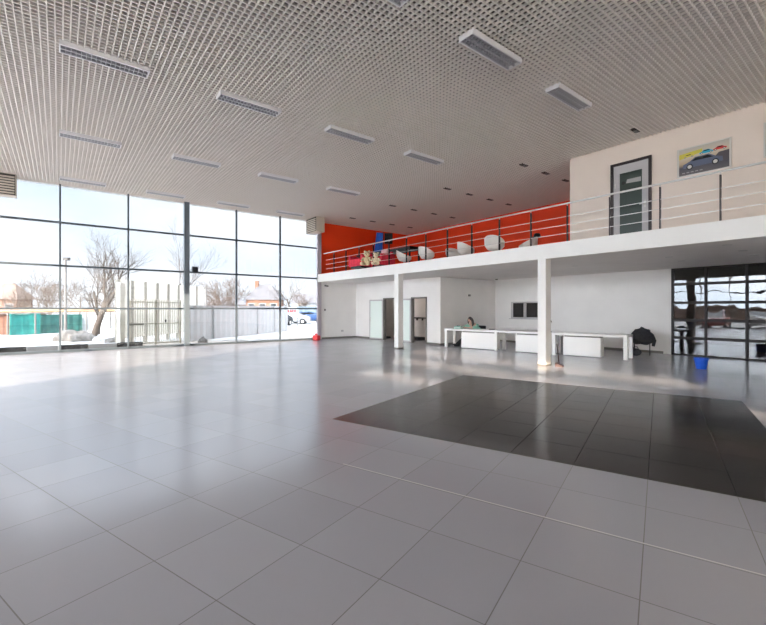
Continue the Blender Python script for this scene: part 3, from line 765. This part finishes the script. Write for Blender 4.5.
MB().lathe([(0, .13), (.08, .125), (.11, .08), (.12, .0)], 18).build('crown', 'black', h)
MB().lathe([(.11, .01), (.18, -.005), (.18, .0), (.11, .015)], 18).build('brim', 'black', h)
# long black table
t = thing('long_table', 'long low black table on the balcony behind the plush toys', 'table', (-15.9, 12.6, FT))
MB().bbox(-2.1, 2.1, -.35, .35, .86, 1.0, .01).build('top', 'black', t)
for a in (-2, 2):
    for b in (-.28, .28): MB().box(a-.03, a+.03, b-.03, b+.03, 0, .86).build('leg', 'black', t)
# red-pink armchairs and plush toys
def armchair(loc, rz, mm, lab):
    r_ = thing('armchair', lab, 'armchair', loc, rz, 'soft armchairs on the balcony')
    MB().bbox(-.36, .36, -.36, .36, .08, .40, .05).build('seat', mm, r_)
    MB().bbox(-.36, .36, .22, .38, .36, .68, .06).build('backrest', mm, r_)
    for sx in (-1, 1): MB().bbox(min(sx*.36, sx*.48), max(sx*.36, sx*.48), -.34, .38, .08, .56, .05).build('armrest', mm, r_)
    MB().box(-.34, .34, -.3, .3, 0, .08).build('plinth', 'black', r_)
    return r_
armchair(ground(361, 18.5, FT), .1, 'pink', 'reddish pink armchair behind the railing left of the plush toys')
armchair(ground(382, 18.1, FT), -.1, 'pink', 'reddish pink armchair behind the railing right of the plush toys')
o = MB().bbox(-.2, .2, -.08, .08, 0, .38, .07).build('cushion', 'palepink'); o.location = ground(385, 18.0, FT+.402); tag(o, 'pale pink cushion standing on the right pink armchair', 'cushion')
def bear(loc, rz, s, mm, lab):
    r_ = thing('plush_toy', lab, 'plush toy', loc, rz, 'plush toys behind the railing'); 
    b = MB().ell((0, 0, .20*s), (.15*s, .13*s, .20*s)); b.build('body', mm, r_)
    b = MB().ell((0, -.02*s, .48*s), (.13*s, .12*s, .12*s)); b.ell((0, -.14*s, .45*s), (.05*s, .05*s, .04*s)); hd = b.build('head', mm, r_)
    for sx in (-1, 1):
        MB().ell((sx*.10*s, 0, .59*s), (.045*s, .03*s, .045*s)).build('ear', mm, r_)
        MB().tube([(sx*.13*s, -.02*s, .32*s), (sx*.20*s, -.10*s, .20*s)], [.055*s, .05*s], 10).build('arm', mm, r_)
        MB().tube([(sx*.09*s, -.06*s, .07*s), (sx*.14*s, -.26*s, .07*s)], [.07*s, .07*s], 10).build('leg', mm, r_)
    MB().ell((0, -.19*s, .46*s), (.015*s, .012*s, .012*s)).build('nose', 'black', r_)
bear(ground(367, 16.95+.3, FT), R(30), 1.0, 'plush', 'brownish beige plush toy sitting behind the railing, left one')
bear(ground(376, 16.85+.2, FT), R(45), .85, 'plush2', 'paler beige plush toy sitting behind the railing, right one')
# blue banner
bn = thing('banner', 'blue banner on a black stand in front of the dark corner of the balcony', 'banner', ground(378.5, 21.3, FT), TH)
m = MB(); m.prism([(-.24, 1.05), (.20, 1.0), (.23, 2.1), (-.10, 2.12)], 1, -.012, .012); m.build('cloth', 'bluecloth', bn)
MB().tube([(.24, 0, 0), (.24, 0, 2.15)], .015).build('pole', 'black', bn); MB().bbox(-.15, .40, -.2, .2, 0, .03, .01).build('base', 'black', bn)
r_ = thing('speaker', 'black loudspeaker on a pole beside the blue banner', 'speaker', ground(388.5, 22.3, FT), TH)
MB().bbox(-.22, .22, -.15, .15, 1.70, 2.25, .03).build('cabinet', 'blackcloth', r_); MB().tube([(0, 0, .0), (0, 0, 1.72)], .02).build('pole', 'black', r_)
for k in range(3):
    a = k*2*PI/3; MB().tube([(0, 0, .35), (.35*math.cos(a), .35*math.sin(a), 0)], .012).build('leg', 'black', r_)

# ------------------------------------------------------------------ outside
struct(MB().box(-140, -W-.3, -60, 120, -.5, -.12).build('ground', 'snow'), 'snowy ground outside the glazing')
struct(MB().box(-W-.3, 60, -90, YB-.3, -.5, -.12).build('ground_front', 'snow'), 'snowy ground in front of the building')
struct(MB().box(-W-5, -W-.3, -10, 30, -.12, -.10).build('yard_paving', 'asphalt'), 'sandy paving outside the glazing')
def panelrun(name, lab, cat, a, b, z0, z1, mm, rib=None, step=.4, group=None, posts=True, thick=.05):
    a = Vector(a); b = Vector(b); L = (b-a).length; ang = math.atan2(b.y-a.y, b.x-a.x)
    r_ = thing(name, lab, cat, (a.x, a.y, z0), ang, group)
    # corrugated sheet
    n = max(2, int(L/(step/2))); pts = []
    for i in range(n+1): pts.append((L*i/n, (.02 if i % 2 else -.02)))
    poly = pts+[(p[0], p[1]+thick*.4) for p in reversed(pts)]
    m = MB()
    k = len(pts); vs = [(p[0], p[1], 0) for p in poly]+[(p[0], p[1], z1-z0) for p in poly]; N = len(poly); fs = [(i, (i+1) % N, (i+1) % N+N, i+N) for i in range(N)]
    for i in range(k-1): fs.append((i, i+1, N-2-i, N-1-i)); fs.append((i+N, i+1+N, N-2-i+N, N-1-i+N))
    m.add(vs, fs); m.build('sheet', mm, r_)
    if posts:
        x = 0
        while x <= L: MB().box(x-.04, x+.04, -.10, -.02, 0, z1-z0+.03).build('post', rib or mm, r_); x += 2.4
    MB().box(0, L, -.03, .05, z1-z0, z1-z0+.04).build('cap', rib or mm, r_)
    return r_
G = -.12
# white sheet fence (from behind the gate to far right)
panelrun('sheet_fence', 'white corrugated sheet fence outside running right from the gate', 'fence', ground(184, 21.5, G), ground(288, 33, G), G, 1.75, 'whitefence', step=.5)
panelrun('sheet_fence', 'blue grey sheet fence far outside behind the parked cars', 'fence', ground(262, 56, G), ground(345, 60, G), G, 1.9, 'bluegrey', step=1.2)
# cream hoarding
ha, hb = ground(117, 19.6, G), ground(204, 27.0, G)
r_ = thing('hoarding', 'tall cream hoarding of wide panels behind the outside gate', 'hoarding', ha, math.atan2(hb.y-ha.y, hb.x-ha.x)); L = (hb-ha).length
npan = 8
for k in range(npan):
    a, b = L*k/npan, L*(k+1)/npan
    MB().bbox(a+.14, b-.02, -.03, .03, .3, 3.12, .005).build('panel', 'creampanel', r_)
    MB().box(a-.02, a+.14, -.05, .09, 0, 3.12).build('rib', 'creamrib', r_)
MB().box(0, L, .03, .10, 3.02, 3.12).build('top_beam', 'creamrib', r_); MB().box(0, L, .03, .10, .3, .4).build('low_beam', 'creamrib', r_)
o = MB().bbox(-.12, .12, -.12, .12, 0, 2.9, .02).build('gate_pillar', 'creampanel'); o.location = ground(121, 18.6, G); o.rotation_euler = (0, 0, .5); tag(o, 'tall cream pillar at the left end of the outside gate', 'pillar')
# gate of vertical bars
ga, gb = ground(128.5, 18.5, G), ground(181, 20.0, G); L = (gb-ga).length
r_ = thing('metal_gate', 'cream metal gate of upright bars standing outside the glazing', 'gate', ga, math.atan2(gb.y-ga.y, gb.x-ga.x))
m = MB().box(0, L, -.025, .025, .12, .18); m.box(0, L, -.025, .025, 1.02, 1.07); m.box(0, L, -.025, .025, 2.0, 2.05); m.box(0, .05, -.025, .025, .05, 2.15); m.box(L-.05, L, -.025, .025, .05, 2.15); m.box(L/2-.03, L/2+.03, -.025, .025, .05, 2.15); m.build('gate_frame', 'gate', r_)
nb = 22
for k in range(nb):
    x = .08+(L-.16)*k/(nb-1)
    MB().tube([(x, 0, .1), (x, 0, 2.0), (x+.02, 0, 2.14), (x+.07, 0, 2.14)], .017, 6).build('bar', 'gate', r_)
MB().box(L*.67, L*.70, -.06, -.02, 1.1, 1.22).build('lock', 'black', r_)
MB().box(.02, L*.27, -.05, -.03, .98, 1.06).build('bolt', 'creamrib', r_)
# teal sheets etc.
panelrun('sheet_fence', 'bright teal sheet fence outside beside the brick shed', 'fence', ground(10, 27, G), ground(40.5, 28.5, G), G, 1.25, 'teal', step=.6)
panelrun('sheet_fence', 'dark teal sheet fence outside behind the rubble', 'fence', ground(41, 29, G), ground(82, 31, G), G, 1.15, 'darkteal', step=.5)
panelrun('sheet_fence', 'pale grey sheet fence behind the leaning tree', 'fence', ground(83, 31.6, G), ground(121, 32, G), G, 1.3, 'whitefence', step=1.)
r_ = thing('brick_shed', 'low brick shed at the left edge outside', 'shed', ground(-8, 27.5, G), TH)
MB().box(-2.6, 1.15, 0, 3, 0, 1.35).build('wall', 'brick', r_); MB().prism([(-2.8, 1.35), (1.3, 1.35), (1.3, 1.42), (-2.8, 1.5)], 1, -.2, 3.2).build('roof', 'roofbrown', r_)
pa, pb = ground(-30, 26, 1.42), ground(117, 30, 1.50)
r_ = thing('overhead_pipe', 'long orange beige pipe carried level above the teal fence', 'pipe', (pa.x, pa.y, 0)); 
MB().tube([pa, pb], .10, 8).build('pipe_run', 'pipe', r_, True)
for k in range(6):
    q = pa.lerp(pb, .05+.18*k); MB().tube([(q.x, q.y, G), (q.x, q.y, 1.4)], .05, 6).build('support', 'lampost', r_, True)
# kerb
ka, kb = ground(-40, 17.3, G), ground(118, 17.9, G)
ka = Vector((-W-2.2, -5, G)); kb = Vector((-W-2.2, 4.0, G))
r_ = thing('striped_kerb', 'low kerb painted in black and white blocks outside the glazing', 'kerb', ka, PI/2)
k = 0; x = 0
while x < 7.4:
    MB().bbox(x, x+.98, -.12, .12, 0, .24, .02).build('block', 'kerbblack' if k % 2 else 'signwhite', r_); x += 1.0; k += 1
# rubble and snow heaps
random.seed(11)
def heap(name, mm, c, rx, ry, rz, lab, cat, kind=None, seed=0):
    random.seed(seed); bm = bmesh.new(); bmesh.ops.create_icosphere(bm, subdivisions=4, radius=1)
    ph = [random.uniform(0, 6) for _ in range(6)]
    for v in bm.verts:
        p = v.co; q = 1+.16*math.sin(5*p.x+ph[0])*math.sin(4*p.y+ph[1])+.10*math.sin(11*p.x+ph[2]+3*p.z)*math.sin(9*p.y+ph[3])+random.uniform(-.04, .04)
        v.co = Vector((p.x*rx*q, p.y*ry*q, max(-.05, p.z*rz*q)))
    m = MB().bm(bm, True).build(name, mm); m.location = c; m.rotation_euler = (0, 0, TH)
    return tag(m, lab, cat, kind=kind)
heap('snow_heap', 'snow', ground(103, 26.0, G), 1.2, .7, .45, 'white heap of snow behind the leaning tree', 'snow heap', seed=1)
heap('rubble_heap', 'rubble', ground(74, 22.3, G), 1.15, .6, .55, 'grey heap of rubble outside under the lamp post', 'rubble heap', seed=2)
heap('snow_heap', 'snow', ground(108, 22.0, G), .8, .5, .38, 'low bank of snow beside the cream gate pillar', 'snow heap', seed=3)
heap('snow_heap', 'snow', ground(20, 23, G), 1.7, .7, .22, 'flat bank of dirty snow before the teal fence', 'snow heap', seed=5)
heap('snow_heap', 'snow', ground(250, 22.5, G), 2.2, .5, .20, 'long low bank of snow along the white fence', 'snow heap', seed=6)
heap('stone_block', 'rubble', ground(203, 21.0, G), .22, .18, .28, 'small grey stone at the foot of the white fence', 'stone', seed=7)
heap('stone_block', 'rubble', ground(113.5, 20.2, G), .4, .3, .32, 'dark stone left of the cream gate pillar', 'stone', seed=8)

# trees
def tree(base, name, lab, height, lean, seed, r0=.12, depth=5, spread=.6, cat='tree', rmin=.004, mm='bark', nchild=3, first=.35, upb=.35, group=None):
    random.seed(seed); root = thing(name, lab, cat, base, 0, group)
    tk = MB(); br = MB()
    def grow(p, d, L, r, lev):
        pts = [p]; rr = [r]; q = p.copy(); dd = d.copy(); ns = 4
        for k in range(ns):
            dd = (dd+Vector((random.uniform(-1, 1), random.uniform(-1, 1), random.uniform(-.4, .8)))*.16).normalized()
            q = q+dd*(L/ns); pts.append(q.copy()); rr.append(r*(1-.45*(k+1)/ns))
        (tk if lev == 0 else br).tube(pts, rr, 7 if lev < 2 else 4, cap=lev < 2)
        if lev >= depth: return
        nc = nchild+(1 if lev in (1, 2) else 0)
        for c in range(nc):
            t = first+(1-first)*(c+random.random()*.6)/nc if lev == 0 else .25+.75*(c+random.random()*.7)/nc
            i = min(ns-1, int(t*ns)); f = t*ns-i; f = min(1, f); s = pts[i].lerp(pts[i+1], f)
            a = random.uniform(0, 2*PI); sp = spread*random.uniform(.7, 1.3)
            e1 = dd.orthogonal().normalized(); e2 = dd.cross(e1)
            nd = (dd*math.cos(sp)+(e1*math.cos(a)+e2*math.sin(a))*math.sin(sp)+Vector((0, 0, upb*.5))).normalized()
            grow(s, nd, L*random.uniform(.55, .8), max(rmin, r*(1-.45*t)*.6), lev+1)
    grow(Vector((0, 0, 0)), Vector(lean).normalized(), height*.42, r0, 0)
    tk.build('trunk', mm, root); br.build('branches', mm, root)
    return root
rv = Vector((ct, st, 0))
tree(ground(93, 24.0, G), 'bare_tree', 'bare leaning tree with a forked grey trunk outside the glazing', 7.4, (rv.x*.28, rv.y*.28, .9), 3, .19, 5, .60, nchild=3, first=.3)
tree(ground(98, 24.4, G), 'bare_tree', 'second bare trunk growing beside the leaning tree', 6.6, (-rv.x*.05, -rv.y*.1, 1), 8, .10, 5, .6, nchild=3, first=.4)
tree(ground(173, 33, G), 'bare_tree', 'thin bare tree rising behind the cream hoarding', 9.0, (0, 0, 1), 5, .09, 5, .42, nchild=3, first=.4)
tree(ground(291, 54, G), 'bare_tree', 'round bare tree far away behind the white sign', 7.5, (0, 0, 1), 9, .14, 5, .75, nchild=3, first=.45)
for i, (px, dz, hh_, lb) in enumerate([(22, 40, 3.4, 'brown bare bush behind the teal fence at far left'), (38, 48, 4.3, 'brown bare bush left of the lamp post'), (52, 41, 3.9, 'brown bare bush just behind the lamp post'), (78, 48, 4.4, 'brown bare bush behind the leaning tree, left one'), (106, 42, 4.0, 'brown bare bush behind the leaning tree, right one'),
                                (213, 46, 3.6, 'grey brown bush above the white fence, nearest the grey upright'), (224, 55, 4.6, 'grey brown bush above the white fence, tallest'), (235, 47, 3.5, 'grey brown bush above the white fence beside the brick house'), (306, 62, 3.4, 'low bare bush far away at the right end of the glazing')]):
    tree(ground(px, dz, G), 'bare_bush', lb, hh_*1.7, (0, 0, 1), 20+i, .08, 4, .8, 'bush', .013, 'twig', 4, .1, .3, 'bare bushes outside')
# lamp post
lp = thing('lamp_post', 'thin grey street lamp post outside left of the leaning tree', 'lamp post', ground(65.5, 23.5, G))
MB().tube([(0, 0, 0), (0, 0, 4.5)], [.09, .055], 8).build('pole', 'lampost', lp)
m = MB(); m.bbox(-.06, .20, -.07, .07, 4.45, 4.62, .02); m.v = [(v[0]*ct, v[0]*st+v[1], v[2]) for v in m.v]; m.build('lamp_head', 'black', lp)
lp = thing('utility_pole', 'thin grey pole behind the white fence', 'pole', ground(206, 40, G)); MB().tube([(0, 0, 0), (0, 0, 3.9)], [.10, .07], 8).build('pole', 'lampost', lp); MB().box(-.05, .05, -.4, .4, 3.6, 3.7).build('crossbar', 'lampost', lp)
# houses
def house(px0, px1, depth, zw, zr_, wm, rm, lab, hip=True, chim=(), win=0):
    a, b = ground(px0, depth, G), ground(px1, depth, G); c = (a+b)/2; wd = (b-a).length
    r_ = thing('house', lab, 'house', c, TH); dd = wd*.6
    MB().box(-wd/2, wd/2, 0, dd, 0, zw-G).build('wall', wm, r_)
    o_ = .35; z0 = zw-G; z1 = zr_-G
    m = MB(); i_ = wd*.32 if hip else 0
    vs = [(-wd/2-o_, -o_, z0), (wd/2+o_, -o_, z0), (wd/2+o_, dd+o_, z0), (-wd/2-o_, dd+o_, z0), (-wd/2+i_, dd/2, z1), (wd/2-i_, dd/2, z1)]
    m.add(vs, [(0, 1, 5, 4), (1, 2, 5), (2, 3, 4, 5), (3, 0, 4), (0, 3, 2, 1)]); m.build('roof', rm, r_)
    for x in chim: MB().box(x-.25, x+.25, dd*.4, dd*.4+.5, z0, z1+.5).build('chimney', 'brick', r_)
    for k in range(win):
        x = -wd/2+wd*(k+.5)/win; f = MB().box(x-.5, x+.5, -.05, 0, zw-G-1.6, zw-G-.5).build('window_frame', 'signwhite', r_); MB().box(x-.42, x+.42, -.07, -.05, zw-G-1.52, zw-G-.58).build('pane', 'carglass', f)
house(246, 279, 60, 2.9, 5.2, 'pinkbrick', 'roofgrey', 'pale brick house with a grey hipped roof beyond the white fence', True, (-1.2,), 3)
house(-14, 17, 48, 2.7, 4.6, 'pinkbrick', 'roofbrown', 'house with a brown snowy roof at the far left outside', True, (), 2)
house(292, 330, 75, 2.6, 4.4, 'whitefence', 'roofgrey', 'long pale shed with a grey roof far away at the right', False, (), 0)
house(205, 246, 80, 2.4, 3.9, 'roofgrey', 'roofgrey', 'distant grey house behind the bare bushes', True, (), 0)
# sign
sg = thing('sign_board', 'white sign board with red lettering on two posts beyond the parked cars', 'sign', ground(291, 40, G), TH)
MB().bbox(-.75, .75, -.03, .03, 1.15, 1.85, .01).build('board', 'signwhite', sg)
for k, wd in enumerate((.16, .12, .17, .13, .15)): MB().box(-.52+k*.21, -.52+k*.21+wd, -.045, -.03, 1.38, 1.62).build('letter', 'signred', sg)
for sx in (-.6, .6): MB().tube([(sx, .04, 0), (sx, .04, 1.8)], .03, 6).build('post', 'lampost', sg)
# cars
def make_car(name='car'):
    r_ = thing(name, '', 'car')
    prof = [(-2.1, .30), (-2.15, .62), (-1.95, .86), (-1.3, .93), (-.75, 1.36), (.55, 1.42), (1.35, .98), (2.0, .86), (2.15, .55), (2.1, .30)]
    bm = bmesh.new()
    lo = [bm.verts.new((x, -.82, z)) for x, z in prof]; hi = [bm.verts.new((x, .82, z)) for x, z in prof]
    for L_ in (lo, hi):
        for v in L_:
            if v.co.z > 1.1: v.co.y *= .78
    bm.faces.new(lo); bm.faces.new(list(reversed(hi))); n = len(prof)
    for i in range(n): bm.faces.new((lo[i], hi[i], hi[(i+1) % n], lo[(i+1) % n]))
    bmesh.ops.bevel(bm, geom=bm.edges[:], offset=.05, segments=2, affect='EDGES')
    body = MB().bm(bm)
    b = body.build('body', 'carblue', r_)
    m = MB()
    for sy in (-1, 1):
        m.prism([(-1.1, .95), (-.72, 1.28), (.5, 1.33), (1.1, .98)], 1, sy*.70-.07, sy*.70+.07)
        for vi in range(len(m.v)-8, len(m.v)): pass
    g = m.build('side_windows', 'carglass', r_)
    m = MB(); m.add([(-1.34, -.6, .93), (-1.34, .6, .93), (-.80, .56, 1.36), (-.80, -.56, 1.36)], [(0, 1, 2, 3)]); m.add([(1.42, -.6, .96), (1.42, .6, .96), (.62, .56, 1.42), (.62, -.56, 1.42)], [(0, 1, 2, 3)]); m.build('windscreen', 'carglass', r_)
    for sx in (-1.3, 1.35):
        for sy in (-.78, .78):
            m = MB().tube([(sx, sy-.1, .32), (sx, sy+.1, .32)], .32, 18, sm=False); w_ = m.build('wheel', 'tyre', r_)
            MB().tube([(sx, sy-.105, .32), (sx, sy+.105, .32)], .18, 12, sm=False).build('hub', 'picframe', w_)
    return r_
c0 = make_car()
def paint(r_, mm):
    for ch in r_.children:
        if ch.name.startswith('body'): ch.data = ch.data.copy(); ch.data.materials[0] = M[mm]
carl = [(ground(307, 50, G), TH+.15, 'carblue', 'blue car parked outside at the right end of the glazing'),
        (ground(276.5, 42, G), TH+1.35, 'cardark', 'dark car parked outside beside the end of the white fence'),
        (ground(291.5, 47, G), TH+.05, 'carwhite', 'white car parked below the white sign'),
        (Vector((-8.5, -15.0, G)), 1.4, 'carwhite', 'white car parked in front of the building, reflected in the glazed door'),
        (Vector((-11.7, -15.5, G)), 1.5, 'carred', 'red car parked in front of the building, reflected in the glazed door'),
        (Vector((-5.4, -15.2, G)), 1.5, 'cardark', 'dark car parked in front of the building, reflected in the glazed door')]
for i, (p, rz, mm, lb) in enumerate(carl):
    o = c0 if i == 0 else dup(c0)
    o.location = p; o.rotation_euler = (0, 0, rz); o['label'] = lb; o['group'] = 'parked cars'; paint(o, mm)
panelrun('sheet_fence', 'grey sheet fence in front of the building, seen only as a reflection', 'fence', (-40, -34, G), (24, -34, G), G, 1.8, 'roofbrown', step=1.2, posts=False)

# ------------------------------------------------------------------ light
SUN_AZ = Vector((.57, -.82, 0)).normalized(); EL = R(9.5)
sd = bpy.data.lights.new('sun', 'SUN'); sd.energy = 9.0; sd.angle = R(.5); sd.color = (1., .79, .58)
so = bpy.data.objects.new('sun', sd); C.objects.link(so)
v = -(SUN_AZ*math.cos(EL)+Vector((0, 0, math.sin(EL))))
so.rotation_euler = v.to_track_quat('-Z', 'Y').to_euler(); so.location = (20, -30, 12)

wd = bpy.data.worlds.new('sky'); bpy.context.scene.world = wd; wd.use_nodes = True
nt = wd.node_tree; n = nt.nodes; l = nt.links; n.clear()
out = n.new('ShaderNodeOutputWorld'); bg = n.new('ShaderNodeBackground'); l.new(bg.outputs[0], out.inputs[0])
tc = n.new('ShaderNodeTexCoord'); sp = n.new('ShaderNodeSeparateXYZ'); l.new(tc.outputs['Generated'], sp.inputs[0])
no = n.new('ShaderNodeTexNoise'); no.inputs['Scale'].default_value = 2.2; no.inputs['Detail'].default_value = 6; no.inputs['Roughness'].default_value = .55
mp = n.new('ShaderNodeMapping'); mp.inputs['Scale'].default_value = (1, 1, 3.); l.new(tc.outputs['Generated'], mp.inputs[0]); l.new(mp.outputs[0], no.inputs['Vector'])
cr = n.new('ShaderNodeValToRGB'); l.new(no.outputs['Fac'], cr.inputs[0])
cr.color_ramp.elements[0].position = .36; cr.color_ramp.elements[0].color = (.74, .83, .93, 1)
cr.color_ramp.elements[1].position = .62; cr.color_ramp.elements[1].color = (.97, .98, 1.0, 1)
l.new(cr.outputs[0], bg.inputs[0])
mr = n.new('ShaderNodeMapRange'); mr.inputs['From Min'].default_value = .26; mr.inputs['From Max'].default_value = .6
mr.inputs['To Min'].default_value = 1.2; mr.inputs['To Max'].default_value = 6.0
l.new(sp.outputs[2], mr.inputs['Value'])
# bright patch added high in the unseen front sky to light the interior
dt = n.new('ShaderNodeVectorMath'); dt.operation = 'DOT_PRODUCT'; l.new(tc.outputs['Generated'], dt.inputs[0]); dt.inputs[1].default_value = (.1, -.82, .57)
m2 = n.new('ShaderNodeMapRange'); m2.inputs['From Min'].default_value = .45; m2.inputs['From Max'].default_value = .95; m2.inputs['To Min'].default_value = 0; m2.inputs['To Max'].default_value = 8.0; m2.interpolation_type = 'SMOOTHSTEP'
l.new(dt.outputs['Value'], m2.inputs['Value'])
ad = n.new('ShaderNodeMath'); ad.operation = 'ADD'; l.new(mr.outputs[0], ad.inputs[0]); l.new(m2.outputs[0], ad.inputs[1])
l.new(ad.outputs[0], bg.inputs['Strength'])

# ------------------------------------------------------------------ camera
cam = bpy.data.cameras.new('camera'); co = bpy.data.objects.new('camera', cam); C.objects.link(co)
cam.sensor_width = 36; cam.sensor_fit = 'HORIZONTAL'; cam.lens = FPX/766*36; cam.shift_y = -(312.5-HOR)/766
cam.clip_end = 500; cam.clip_start = .05
co.location = (0, 0, EYE); co.rotation_euler = (PI/2, 0, TH)
sc = bpy.context.scene; sc.camera = co
sc.view_settings.view_transform = 'Standard'; sc.view_settings.look = 'None'; sc.view_settings.gamma = 1
sc.view_settings.use_curve_mapping = False; sc.view_settings.exposure = 1.36
cy = sc.cycles; cy.max_bounces = 10; cy.diffuse_bounces = 6; cy.transparent_max_bounces = 16; cy.sample_clamp_indirect = 8
try: cy.use_denoising = True
except Exception: pass
